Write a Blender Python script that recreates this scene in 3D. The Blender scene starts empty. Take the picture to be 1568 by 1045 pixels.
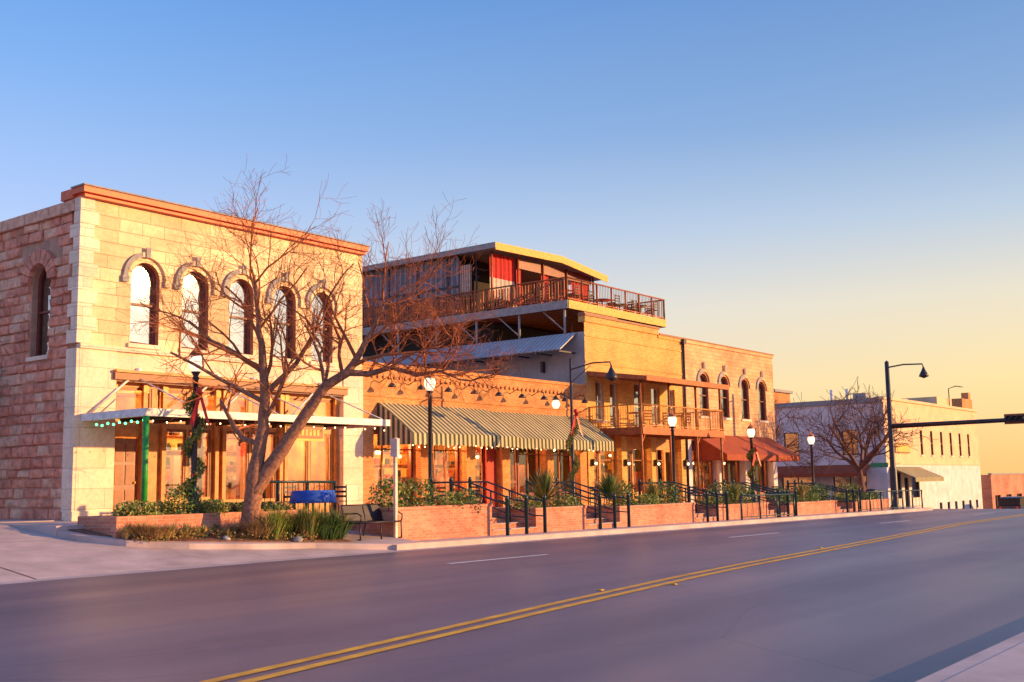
import bpy, math, random
from mathutils import Vector, Matrix
R=random.Random(7)
S=bpy.context.scene
rad=math.radians
# ---------------------------------------------------------------- materials
def newmat(name):
    m=bpy.data.materials.new(name); m.use_nodes=True
    nt=m.node_tree; nt.nodes.clear()
    o=nt.nodes.new('ShaderNodeOutputMaterial'); p=nt.nodes.new('ShaderNodeBsdfPrincipled')
    nt.links.new(p.outputs[0],o.inputs[0])
    return m,nt,p
def coords(nt,wall=True,scale=(1,1,1)):
    tc=nt.nodes.new('ShaderNodeTexCoord')
    if not wall:
        mp=nt.nodes.new('ShaderNodeMapping'); mp.inputs['Scale'].default_value=scale
        nt.links.new(tc.outputs['Object'],mp.inputs[0]); return mp.outputs[0]
    s=nt.nodes.new('ShaderNodeSeparateXYZ'); nt.links.new(tc.outputs['Object'],s.inputs[0])
    a=nt.nodes.new('ShaderNodeMath'); a.operation='ADD'
    nt.links.new(s.outputs[0],a.inputs[0]); nt.links.new(s.outputs[1],a.inputs[1])
    c=nt.nodes.new('ShaderNodeCombineXYZ'); nt.links.new(a.outputs[0],c.inputs[0]); nt.links.new(s.outputs[2],c.inputs[1])
    return c.outputs[0]
def noise(nt,vec,scale,detail=5,rough=.6):
    n=nt.nodes.new('ShaderNodeTexNoise'); n.inputs['Scale'].default_value=scale
    n.inputs['Detail'].default_value=detail; n.inputs['Roughness'].default_value=rough
    nt.links.new(vec,n.inputs['Vector']); return n
def ramp(nt,fac,stops):
    r=nt.nodes.new('ShaderNodeValToRGB'); e=r.color_ramp.elements
    while len(e)<len(stops): e.new(.5)
    for i,(p,c) in enumerate(stops):
        e[i].position=p; e[i].color=(c[0],c[1],c[2],1)
    nt.links.new(fac,r.inputs[0]); return r
def mix(nt,a,b,f,mode='MIX'):
    n=nt.nodes.new('ShaderNodeMix'); n.data_type='RGBA'; n.blend_type=mode
    for s,i in ((a,6),(b,7)):
        if isinstance(s,tuple): n.inputs[i].default_value=(s[0],s[1],s[2],1)
        else: nt.links.new(s,n.inputs[i])
    if isinstance(f,float): n.inputs[0].default_value=f
    else: nt.links.new(f,n.inputs[0])
    return n.outputs[2]
def bump(nt,p,h,dist=.02,st=.6):
    b=nt.nodes.new('ShaderNodeBump'); b.inputs['Distance'].default_value=dist; b.inputs['Strength'].default_value=st
    nt.links.new(h,b.inputs['Height']); nt.links.new(b.outputs[0],p.inputs['Normal'])
def plain(name,col,rough=.6,metal=0,var=.25,scale=6,bmp=.0,emit=0):
    m,nt,p=newmat(name)
    v=coords(nt,False)
    n=noise(nt,v,scale)
    r=ramp(nt,n.outputs[0],[(.3,tuple(c*(1-var) for c in col)),(.7,tuple(min(1,c*(1+var)) for c in col))])
    nt.links.new(r.outputs[0],p.inputs['Base Color'])
    p.inputs['Roughness'].default_value=rough; p.inputs['Metallic'].default_value=metal
    if bmp: bump(nt,p,n.outputs[0],bmp)
    if emit:
        p.inputs['Emission Color'].default_value=(col[0],col[1],col[2],1); p.inputs['Emission Strength'].default_value=emit
    return m
def brick(name,c1,c2,mortar,bw,bh,ms=.012,stain=.35,bdist=.012,rough_noise=0,offset=.5,sq=1.0,nb=.5):
    m,nt,p=newmat(name); v=coords(nt)
    b=nt.nodes.new('ShaderNodeTexBrick'); nt.links.new(v,b.inputs['Vector'])
    b.inputs['Scale'].default_value=1; b.inputs['Brick Width'].default_value=bw; b.inputs['Row Height'].default_value=bh
    b.inputs['Mortar Size'].default_value=ms; b.inputs['Mortar Smooth'].default_value=.3; b.offset=offset; b.squash=sq; b.squash_frequency=3
    b.inputs['Color1'].default_value=(*c1,1); b.inputs['Color2'].default_value=(*c2,1); b.inputs['Mortar'].default_value=(*mortar,1)
    n=noise(nt,v,.55,6,.65); n2=noise(nt,v,9,5,.7)
    r=ramp(nt,n.outputs[0],[(.3,(1-stain,1-stain*1.15,1-stain*1.2)),(.6,(1.2,1.16,1.1))])
    r2=ramp(nt,n2.outputs[0],[(.3,(.86,.86,.86)),(.7,(1.14,1.14,1.14))])
    c=mix(nt,b.outputs[0],r.outputs[0],1.0,'MULTIPLY'); c=mix(nt,c,r2.outputs[0],1.0,'MULTIPLY')
    nt.links.new(c,p.inputs['Base Color']); p.inputs['Roughness'].default_value=.85
    inv=nt.nodes.new('ShaderNodeMath'); inv.operation='SUBTRACT'; inv.inputs[0].default_value=1; nt.links.new(b.outputs[1],inv.inputs[1])
    ad=nt.nodes.new('ShaderNodeMath'); ad.operation='MULTIPLY_ADD'; nt.links.new(n2.outputs[0],ad.inputs[0]); ad.inputs[1].default_value=nb
    nt.links.new(inv.outputs[0],ad.inputs[2])
    h=ad.outputs[0]
    if rough_noise:
        n3=noise(nt,v,2.6,8,.75); ad2=nt.nodes.new('ShaderNodeMath'); ad2.operation='MULTIPLY_ADD'
        nt.links.new(n3.outputs[0],ad2.inputs[0]); ad2.inputs[1].default_value=rough_noise; nt.links.new(h,ad2.inputs[2]); h=ad2.outputs[0]
    bump(nt,p,h,bdist,1.0)
    return m
def stripes(name,ca,cb,period,axis=0,rough=.7,bmp=0):
    m,nt,p=newmat(name)
    tc=nt.nodes.new('ShaderNodeTexCoord'); s=nt.nodes.new('ShaderNodeSeparateXYZ'); nt.links.new(tc.outputs['Object'],s.inputs[0])
    a=nt.nodes.new('ShaderNodeMath'); a.operation='MULTIPLY'; a.inputs[1].default_value=2*math.pi/period; nt.links.new(s.outputs[axis],a.inputs[0])
    q=nt.nodes.new('ShaderNodeMath'); q.operation='SINE'; nt.links.new(a.outputs[0],q.inputs[0])
    r=ramp(nt,q.outputs[0],[(.0,ca),(.12,cb)] if not bmp else [(.0,ca),(1,cb)])
    n=noise(nt,tc.outputs['Object'],1.5); r2=ramp(nt,n.outputs[0],[(.3,(.75,.75,.75)),(.7,(1.1,1.1,1.1))])
    nt.links.new(mix(nt,r.outputs[0],r2.outputs[0],1.0,'MULTIPLY'),p.inputs['Base Color']); p.inputs['Roughness'].default_value=rough
    if bmp: bump(nt,p,q.outputs[0],bmp,1.0)
    return m
M={}
M['lime']=brick('limestone_ashlar',(.90,.66,.43),(.70,.46,.28),(.44,.28,.18),1.05,.37,.008,.26,.02,0,.5,.7,.45)
M['limep']=brick('limestone_pier',(.86,.66,.54),(.76,.56,.44),(.5,.36,.30),1.6,.55,.006,.15,.006,0,.5,1,.2)
M['reveal']=brick('window_reveal_brick',(.55,.16,.07),(.62,.24,.12),(.5,.3,.2),.2,.075,.008,.2)
M['rough']=plain('rock_face_mortar',(.50,.28,.20),.95,0,.2,4,.02)
M['rk1']=plain('rock_face_a',(.76,.30,.20),.95,0,.35,5,.06)
M['rk2']=plain('rock_face_b',(.62,.24,.16),.95,0,.35,5,.06)
M['rk3']=plain('rock_face_c',(.82,.42,.29),.95,0,.35,5,.06)
M['brickO']=brick('orange_brick',(.72,.29,.10),(.58,.20,.06),(.66,.38,.20),.23,.077,.008,.3)
M['brickY']=brick('buff_brick',(.78,.43,.13),(.64,.33,.09),(.64,.40,.2),.23,.077,.007,.2)
M['brickS']=brick('tan_block',(.80,.43,.24),(.66,.32,.16),(.6,.37,.24),.45,.2,.008,.3)
M['brickR']=brick('red_planter_brick',(.56,.16,.09),(.66,.27,.17),(.6,.38,.30),.22,.075,.009,.35)
M['stucco']=plain('grey_stucco',(.36,.32,.33),.9,0,.2,1.3,.01)
M['white']=plain('white_paint_wall',(.72,.60,.60),.85,0,.18,1.2,.01)
M['peach']=plain('peach_plaster',(.78,.50,.30),.85,0,.15,1.0,.01)
M['cornice']=plain('rust_cornice',(.70,.11,.03),.5,0,.25,4)
M['hood']=plain('grey_hood_mould',(.32,.28,.28),.8)
M['sash']=plain('dark_sash',(.18,.035,.02),.5)
M['sashw']=plain('white_sash',(.65,.62,.55),.5)
M['wood']=plain('golden_wood',(.58,.22,.05),.5,0,.3,5)
M['dwood']=plain('dark_red_wood',(.22,.03,.02),.4,0,.3,5)
M['brown']=plain('brown_trim',(.28,.08,.03),.5)
M['steelw']=plain('white_steel',(.75,.70,.70),.45)
M['steel']=plain('dark_steel',(.05,.04,.05),.45,.5)
M['rustm']=plain('rust_metal',(.36,.10,.035),.6,.3,.3,5)
M['green']=plain('green_post',(.03,.32,.05),.4)
M['signg']=plain('sign_green',(.02,.25,.12),.5)
M['teal']=plain('dark_teal_rail_paint',(.012,.045,.055),.4,.2)
M['galv']=stripes('galvanised_roof',(.40,.40,.44),(.60,.60,.66),.25,1,.4,.02)
M['corr']=stripes('corrugated_panel',(.13,.13,.17),(.26,.26,.33),.35,1,.5,.05)
M['awn']=stripes('striped_canvas',(.07,.07,.045),(.60,.48,.26),.24,0,.85)
M['awnb']=plain('brown_canvas',(.34,.06,.02),.85,0,.2,2)
M['redc']=plain('red_curtain',(.50,.015,.015),.8)
M['whc']=plain('white_curtain',(.55,.44,.38),.8)
M['blind']=plain('window_blind',(.48,.42,.34),.8,0,.3,1.5)
M['redw']=plain('red_paint_wall',(.45,.04,.025),.7)
M['yel']=plain('yellow_fascia',(.72,.42,.10),.7)
M['ink']=plain('dark_void',(.03,.02,.02),.9)
M['conc']=plain('concrete',(.50,.37,.36),.75,0,.24,1.1,.01)
M['soil']=plain('mulch_soil',(.20,.08,.05),.95,0,.5,9,.05)
M['land']=plain('dry_land',(.22,.17,.11),.95,0,.3,.2)
M['bark']=plain('bark',(.30,.13,.08),.9,0,.5,12,.04)
M['twig']=plain('twig_bark',(.38,.11,.04),.9,0,.3,8)
M['dtwig']=plain('dark_twig_bark',(.17,.07,.05),.9,0,.3,8)
M['leafA']=plain('leaf_green',(.10,.18,.03),.6,0,.5,5)
M['leafB']=plain('leaf_yellowgreen',(.26,.29,.05),.6,0,.4,5)
M['leafD']=plain('leaf_dark',(.04,.09,.03),.6,0,.4,5)
M['dry']=plain('dry_grass',(.45,.27,.11),.7,0,.4,5)
M['redbow']=plain('red_ribbon',(.70,.02,.02),.45)
M['orn']=plain('gold_leaf_ornament',(.4,.2,.05),.4)
M['blue']=plain('blue_cloth',(.02,.10,.55),.7)
M['bulb']=plain('warm_bulb',(1,.6,.25),.5,emit=9,var=.02)
M['bulbg']=plain('green_bulb',(.1,1,.3),.5,emit=5,var=.02)
M['globe']=plain('lamp_globe',(1,.80,.58),.25,emit=1.25,var=.03)
M['room']=plain('warm_room_wall',(.62,.32,.12),.9,0,.6,1.4)
M['carp']=plain('car_paint',(.05,.05,.06),.25,.4)
M['rubber']=plain('rubber',(.02,.02,.02),.8)
M['paintY']=plain('yellow_road_paint',(.85,.36,.02),.7,0,.35,3)
M['paintW']=plain('white_road_paint',(.80,.72,.70),.7,0,.2,3)
M['skin']=plain('sign_gold',(.75,.42,.07),.5)
# glass
def glass(name,tint,refl,rough=.03,em=0):
    m,nt,p=newmat(name); nt.nodes.remove(p)
    o=[n for n in nt.nodes if n.type=='OUTPUT_MATERIAL'][0]
    g=nt.nodes.new('ShaderNodeBsdfGlossy'); g.inputs['Roughness'].default_value=rough; g.inputs[0].default_value=(.9,.92,.95,1)
    t=nt.nodes.new('ShaderNodeBsdfTransparent'); t.inputs[0].default_value=(*tint,1)
    v=coords(nt,False); n=noise(nt,v,.8,2); b=nt.nodes.new('ShaderNodeBump'); b.inputs['Distance'].default_value=.02; b.inputs['Strength'].default_value=.3
    nt.links.new(n.outputs[0],b.inputs['Height']); nt.links.new(b.outputs[0],g.inputs['Normal'])
    mx=nt.nodes.new('ShaderNodeMixShader'); mx.inputs[0].default_value=refl
    nt.links.new(t.outputs[0],mx.inputs[1]); nt.links.new(g.outputs[0],mx.inputs[2]); nt.links.new(mx.outputs[0],o.inputs[0])
    return m
M['shop']=glass('shop_glass',(.92,.88,.8),.16)
M['uglass']=glass('sky_glass',(.7,.7,.72),.5)
# asphalt
def asphalt():
    m,nt,p=newmat('asphalt')
    v=coords(nt,False,(.06,.7,1)); n=noise(nt,v,1.0,4,.55)
    v2=coords(nt,False); n2=noise(nt,v2,60,4,.7); n3=noise(nt,v2,.35,5,.6)
    vs=coords(nt,False,(.05,.8,1)); ns=noise(nt,vs,.8,3,.5)
    c=ramp(nt,n.outputs[0],[(.3,(.105,.072,.105)),(.5,(.14,.10,.135)),(.72,(.19,.13,.155))])
    c2=ramp(nt,n2.outputs[0],[(.3,(.7,.7,.7)),(.7,(1.25,1.25,1.25))])
    c3=ramp(nt,n3.outputs[0],[(.3,(.82,.82,.85)),(.7,(1.16,1.12,1.10))])
    k=mix(nt,mix(nt,c.outputs[0],c2.outputs[0],1.0,'MULTIPLY'),c3.outputs[0],1.0,'MULTIPLY')
    vo=nt.nodes.new('ShaderNodeTexVoronoi'); vo.feature='DISTANCE_TO_EDGE'; vo.inputs['Scale'].default_value=.16
    dv=nt.nodes.new('ShaderNodeMix'); dv.data_type='VECTOR'; dv.inputs[0].default_value=.12
    nn=noise(nt,v2,1.2,5,.7); nt.links.new(v2,dv.inputs[4]); nt.links.new(nn.outputs[1],dv.inputs[5]); nt.links.new(dv.outputs[1],vo.inputs['Vector'])
    cr=ramp(nt,vo.outputs['Distance'],[(.0,(.62,.6,.62)),(.0035,(1,1,1))])
    k=mix(nt,k,cr.outputs[0],.8,'MULTIPLY')
    nt.links.new(k,p.inputs['Base Color'])
    rr=ramp(nt,ns.outputs[0],[(.3,(.39,.39,.39)),(.7,(.49,.49,.49))]); nt.links.new(rr.outputs[0],p.inputs['Roughness'])
    p.inputs['Specular IOR Level'].default_value=.65
    bump(nt,p,n2.outputs[0],.004,.5)
    return m
M['asph']=asphalt()
# ---------------------------------------------------------------- mesh builder
class MB:
    def __init__(s): s.v=[];s.f=[];s.m=[];s.mats=[];s.smooth=[]
    def mi(s,m):
        if m not in s.mats: s.mats.append(m)
        return s.mats.index(m)
    def face(s,pts,m,sm=False):
        i=len(s.v); s.v+= [tuple(p) for p in pts]; s.f.append(tuple(range(i,i+len(pts)))); s.m.append(s.mi(m)); s.smooth.append(sm)
    def hexa(s,b,t,m):
        i=len(s.v); s.v+=[tuple(p) for p in b]+[tuple(p) for p in t]; n=len(b)
        fs=[tuple(i+k for k in reversed(range(n))),tuple(i+n+k for k in range(n))]+[(i+k,i+(k+1)%n,i+n+(k+1)%n,i+n+k) for k in range(n)]
        for f in fs: s.f.append(f); s.m.append(s.mi(m)); s.smooth.append(False)
    def box(s,x0,x1,y0,y1,z0,z1,m):
        s.hexa([(x0,y0,z0),(x1,y0,z0),(x1,y1,z0),(x0,y1,z0)],[(x0,y0,z1),(x1,y0,z1),(x1,y1,z1),(x0,y1,z1)],m)
    def tube(s,pts,rs,m,n=6,cap=True):
        pts=[Vector(p) for p in pts]
        if not isinstance(rs,(list,tuple)): rs=[rs]*len(pts)
        base=len(s.v); mi=s.mi(m); up=None
        for k,p in enumerate(pts):
            d=(pts[min(k+1,len(pts)-1)]-pts[max(k-1,0)])
            if d.length<1e-6: d=Vector((0,0,1))
            d.normalize()
            if up is None: up=d.orthogonal().normalized()
            else:
                up=up-d*up.dot(d)
                up=up.normalized() if up.length>1e-4 else d.orthogonal().normalized()
            w=d.cross(up)
            for j in range(n):
                a=2*math.pi*j/n
                s.v.append(tuple(p+(up*math.cos(a)+w*math.sin(a))*rs[k]))
        for k in range(len(pts)-1):
            for j in range(n):
                a=base+k*n+j; b=base+k*n+(j+1)%n
                s.f.append((a,b,b+n,a+n)); s.m.append(mi); s.smooth.append(n>4)
        if cap and n>3:
            e=base+(len(pts)-1)*n
            s.f.append(tuple(base+j for j in reversed(range(n)))); s.m.append(mi); s.smooth.append(False)
            s.f.append(tuple(e+j for j in range(n))); s.m.append(mi); s.smooth.append(False)
    def lathe(s,c,prof,m,n=12):
        s.tube([(c[0],c[1],c[2]+z) for r,z in prof],[max(r,.001) for r,z in prof],m,n)
    def ball(s,c,r,m,n=8,sq=1):
        s.lathe(c,[(r*math.sin(math.pi*k/6),-r*sq*math.cos(math.pi*k/6)) for k in range(7)],m,n)
    def build(s,name,parent=None):
        me=bpy.data.meshes.new(name); me.from_pydata(s.v,[],s.f)
        for m in s.mats: me.materials.append(M[m] if isinstance(m,str) else m)
        me.polygons.foreach_set('material_index',s.m); me.polygons.foreach_set('use_smooth',s.smooth); me.update()
        o=bpy.data.objects.new(name,me); S.collection.objects.link(o)
        if parent: o.parent=parent
        return o
def empty(name):
    e=bpy.data.objects.new(name,None); S.collection.objects.link(e); return e
def front(y0=0): return lambda s,z,d:(s,y0+d,z)
def side(x0=0): return lambda s,z,d:(x0+d,s,z)
def wall(b,F,s0,s1,z0,z1,ops,m,d=.25,mr=None):
    mr=mr or m; cur=s0
    def q(a,b_,c,e):
        if b_-a>1e-4 and e-c>1e-4: b.face([F(a,c,0),F(b_,c,0),F(b_,e,0),F(a,e,0)],m)
    for (sa,sb,za,zb,ar) in sorted(ops):
        q(cur,sa,z0,z1); q(sa,sb,z0,za)
        if ar:
            r=(sb-sa)/2; sp=zb-r*ar; c=(sa+sb)/2; N=12
            pts=[(c-r*math.cos(math.pi*k/N),sp+r*ar*math.sin(math.pi*k/N)) for k in range(N+1)]
            for k in range(N):
                p,qq=pts[k],pts[k+1]
                b.face([F(p[0],p[1],0),F(qq[0],qq[1],0),F(qq[0],z1,0),F(p[0],z1,0)],m)
                b.face([F(p[0],p[1],0),F(qq[0],qq[1],0),F(qq[0],qq[1],d),F(p[0],p[1],d)],mr)
            zt=sp
        else:
            q(sa,sb,zb,z1); zt=zb
            b.face([F(sa,zb,0),F(sb,zb,0),F(sb,zb,d),F(sa,zb,d)],mr)
        b.face([F(sa,za,0),F(sa,zt,0),F(sa,zt,d),F(sa,za,d)],mr)
        b.face([F(sb,za,0),F(sb,zt,0),F(sb,zt,d),F(sb,za,d)],mr)
        b.face([F(sa,za,0),F(sb,za,0),F(sb,za,d),F(sa,za,d)],mr)
        cur=sb
    q(cur,s1,z0,z1)
def fbox(b,F,s0,s1,z0,z1,d0,d1,m):
    b.hexa([F(s0,z0,d0),F(s1,z0,d0),F(s1,z0,d1),F(s0,z0,d1)],[F(s0,z1,d0),F(s1,z1,d0),F(s1,z1,d1),F(s0,z1,d1)],m)
def window(b,F,sa,sb,za,zb,ar,d,fm,gm,nx=1,nz=2,fw=.055,back='ink',blind=None):
    if ar:
        r=(sb-sa)/2; sp=zb-r*ar; c=(sa+sb)/2; N=12
        arc=[(c-r*math.cos(math.pi*k/N),sp+r*ar*math.sin(math.pi*k/N)) for k in range(N+1)]
    else: arc=[(sa,zb),(sb,zb)]
    out=[(sa,za)]+arc+[(sb,za)]
    b.face([F(p[0],p[1],d-.03) for p in out],gm)
    b.face([F(p[0],p[1],d+.25) for p in out],back)
    if blind is not None:
        fbox(b,F,sa+.03,sb-.03,za+(zb-za)*blind,zb-.02,d+.08,d+.10,'blind')
    g=fw*.6
    loop=[F(*(p[0]+(g if p[0]<(sa+sb)/2 else -g)*(1 if abs(p[0]-(sa+sb)/2)>.02 else 0),p[1]+(g if p[1]<=za else -g*.8)),d-.06) for p in out]
    b.tube(loop+[loop[0]],fw,fm,4)
    for k in range(1,nz):
        z=za+(zb-za)*k/nz*(.98); fbox(b,F,sa+.03,sb-.03,z-.03,z+.03,d-.10,d-.02,fm)
    for k in range(1,nx):
        s=sa+(sb-sa)*k/nx; fbox(b,F,s-.02,s+.02,za+.02,zb-.03,d-.085,d-.035,fm)
    fbox(b,F,sa-.08,sb+.08,za-.12,za-.002,-.08,.05,'limep')
def room(b,x0,x1,y0,y1,z0,z1,m='room'):
    b.face([(x0,y1,z0),(x1,y1,z0),(x1,y1,z1),(x0,y1,z1)],m)
    b.face([(x0,y0,z0),(x1,y0,z0),(x1,y1,z0),(x0,y1,z0)],'brown')
    b.face([(x0,y0,z1),(x1,y0,z1),(x1,y1,z1),(x0,y1,z1)],m)
    b.face([(x0,y0,z0),(x0,y1,z0),(x0,y1,z1),(x0,y0,z1)],m); b.face([(x1,y0,z0),(x1,y1,z0),(x1,y1,z1),(x1,y0,z1)],m)
    x=x0+.3
    while x<x1-.5:
        h=R.uniform(.8,2.6); w=R.uniform(.25,.8); yy=y1-R.uniform(.5,2.4); b.box(x,x+w,yy,yy+.2,z0,z0+h,R.choice(['brown','dwood','wood','ink','blind','dwood','redw']))
        x+=w+R.uniform(.1,.45)
    for zz in (1.1,1.6,2.1,2.6):
        b.box(x0+.4,x1-.4,y1-.35,y1-.1,z0+zz,z0+zz+.04,'brown')
        x=x0+.5
        while x<x1-.5:
            w=R.uniform(.06,.25); b.box(x,x+w,y1-.3,y1-.15,z0+zz+.041,z0+zz+R.uniform(.12,.38),R.choice(['skin','redw','ink','blind','teal','wood'])); x+=w+R.uniform(.03,.3)
    x=x0+.5
    while x<x1:
        b.ball((x,R.uniform(y0+.7,y1-.6),z1-R.uniform(.5,1.2)),.07,'bulb'); x+=R.uniform(.7,1.4)
def plight(name,loc,e,parent,col=(1,.52,.18),r=.15):
    l=bpy.data.lights.new(name,'POINT'); l.energy=e; l.color=col; l.shadow_soft_size=r
    o=bpy.data.objects.new(name,l); o.location=loc; S.collection.objects.link(o); o.parent=parent
# ---------------------------------------------------------------- terrain
def zr(x):
    if x<50: return -.006*max(0,x)
    if x<180: return -.3-.05*(x-50)
    return -6.8
def up(x):
    if x<46: return .8-.012*max(-12,x)
    t=min(1,(x-46)/6); return .25*(1-t)+(zr(x)+.12)*t
def G(x,n):
    t=max(0,min(1,(8-n)/6.5)); return zr(x)*(1-t)+up(x)*t
def sheet(name,xs,ns,zf,m,parent=None):
    b=MB(); 
    for i in range(len(xs)-1):
        for j in range(len(ns)-1):
            a,c,d,e=xs[i],xs[i+1],ns[j],ns[j+1]
            b.face([(a,-d,zf(a,d)),(a,-e,zf(a,e)),(c,-e,zf(c,e)),(c,-d,zf(c,d))],m,True)
    return b.build(name,parent)
def rng(a,b,k): return [a+(b-a)*i/k for i in range(k+1)]
xs=[-3000,-600,-150]+rng(-60,50,44)+rng(56,230,29)+[300,700,3000]
ns=[-3000,-500,-100,-30,-14,-5,0]+rng(1.5,8,8)+[8.3,12,18,24,25.5,40,100,500,3000]
sheet('ground',xs,ns,lambda x,n:G(x,n)-.2,'land')
rx=rng(-80,50,52)+rng(56,230,29)
sheet('road',rx,[8,10,12,14,16,18,20,22,24.8],lambda x,n:zr(x)+.0,'asph')
sheet('side_street',rng(-16,5,16),[-60,-20,-6,-2,0]+rng(1.5,8,6),lambda x,n:G(x,n)-(.15 if x>-2.6 and n<3 else 0)+max(0,-n)*.012,'conc')
sheet('cross_street',rng(47.5,60,6),[-80,-20,0,2,4,6,8],lambda x,n:zr(x)+.0,'asph')
b=MB()
for (cx,cn,r0,r1,mm,a0,a1) in ((-13.5,3.0,6.2,6.28,'soil',-.9,1.2),(-13.5,3.0,6.7,6.75,'soil',-.9,1.2)):
    for i in range(24):
        t0=a0+(a1-a0)*i/24; t1=a0+(a1-a0)*(i+1)/24
        q=[(cx+r*math.cos(t),cn+r*math.sin(t)) for r,t in ((r0,t0),(r1,t0),(r1,t1),(r0,t1))]
        if all(p[1]<8 for p in q): b.face([(x,-n,G(x,n)+.006) for x,n in q],mm)
for (x0,n0,x1,n1) in ((-9,0,-9,8),(-5.5,0,-5.5,8),(-14,4,-3,4)):
    for i in range(12):
        xa=x0+(x1-x0)*i/12; na=n0+(n1-n0)*i/12; xb=x0+(x1-x0)*(i+1)/12; nb=n0+(n1-n0)*(i+1)/12
        dx,dn=(.015,0) if x0==x1 else (0,.015)
        b.face([(xa-dx,-(na-dn),G(xa,na)+.008),(xa+dx,-(na+dn),G(xa,na)+.008),(xb+dx,-(nb+dn),G(xb,nb)+.008),(xb-dx,-(nb-dn),G(xb,nb)+.008)],'soil')
b.build('pavement_joints')
b=MB()
X=[-80]+rng(-60,50,22)+[60,80,120,180]
for i in range(len(X)-1):
    a,c=X[i],X[i+1]
    b.hexa([(a,-34,-1+zr(a)),(c,-34,-1+zr(c)),(c,-25.0,-1+zr(c)),(a,-25.0,-1+zr(a))],[(a,-34,zr(a)+.14),(c,-34,zr(c)+.14),(c,-25.0,zr(c)+.14),(a,-25.0,zr(a)+.14)],'conc')
    b.hexa([(a,-25.0,-1+zr(a)),(c,-25.0,-1+zr(c)),(c,-24.8,-1+zr(c)),(a,-24.8,-1+zr(a))],[(a,-25.0,zr(a)+.135),(c,-25.0,zr(c)+.135),(c,-24.82,zr(c)+.13),(a,-24.82,zr(a)+.13)],'conc')
b.build('near_sidewalk')
b=MB()
X=rng(-16,46,31)
for i in range(len(X)-1):
    a,c=X[i],X[i+1]
    b.face([(a,-8.0,zr(a)+.006),(a,-8.5,zr(a)+.004),(c,-8.5,zr(c)+.004),(c,-8.0,zr(c)+.006)],'conc')
b.build('gutter')
b=MB()
X=rng(4,46.5,30)
for i in range(len(X)-1):
    a,c=X[i],X[i+1]
    for (n0,n1,zf) in ((8.0,7.82,lambda x:zr(x)+.145),(7.82,6.3,lambda x:zr(x)+.15),(5.0,-.3,lambda x:up(x))):
        b.hexa([(a,-n0,-1.2),(c,-n0,-1.2),(c,-n1,-1.2),(a,-n1,-1.2)],[(a,-n0,zf(a)),(c,-n0,zf(c)),(c,-n1,zf(c)),(a,-n1,zf(a))],'conc')
X=rng(-2.6,4,6)
for i in range(len(X)-1):
    a,c=X[i],X[i+1]
    b.hexa([(a,-3.6,-1),(c,-3.6,-1),(c,.3,-1),(a,.3,-1)],[(a,-3.6,up(a)-.02),(c,-3.6,up(c)-.02),(c,.3,up(c)),(a,.3,up(a))],'conc')
b.box(-2.6,0,.3,60,-1,.83,'conc')
b.build('sidewalk')
def line_strip(name,pts,w,m,off=0,dz=.006,step=1.0):
    b=MB(); P=[]
    for i in range(len(pts)-1):
        (x0,n0),(x1,n1)=pts[i],pts[i+1]; k=max(1,int(abs(x1-x0)/step))
        for j in range(k): P.append((x0+(x1-x0)*j/k,n0+(n1-n0)*j/k))
    P.append(pts[-1])
    for i in range(len(P)-1):
        (x0,n0),(x1,n1)=P[i],P[i+1]
        b.face([(x0,-(n0+off-w/2),zr(x0)+dz),(x0,-(n0+off+w/2),zr(x0)+dz),(x1,-(n1+off+w/2),zr(x1)+dz),(x1,-(n1+off-w/2),zr(x1)+dz)],m)
    return b
yl=[(-45,24),(-25,21.8),(-10.9,19.95),(-4.4,18.95),(3,17.95),(12.8,16.9),(25,15.5),(40,14.6),(60,14.6),(160,14.6)]
e=empty('road_centre_line'); line_strip('a',yl,.14,'paintY',-.15).build('yellow_line_a',e); line_strip('a',yl,.14,'paintY',.15).build('yellow_line_b',e)
e=empty('lane_markings')
for k in range(0,6):
    x=.8+k*12.4; line_strip('d',[(x,12.5),(x+3.4,12.5)],.14,'paintW').build('dash',e)
b=MB()
for (x,n) in ((-2.5,18.35),(-1.2,18.85),(9,17.0)):
    b.hexa([(x-.05,-n-.05,zr(x)+.007),(x+.05,-n-.05,zr(x)+.007),(x+.05,-n+.05,zr(x)+.007),(x-.05,-n+.05,zr(x)+.007)],[(x-.03,-n-.03,zr(x)+.022),(x+.03,-n-.03,zr(x)+.022),(x+.03,-n+.03,zr(x)+.022),(x-.03,-n+.03,zr(x)+.022)],'paintY')
b.build('road_reflectors')
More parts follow.
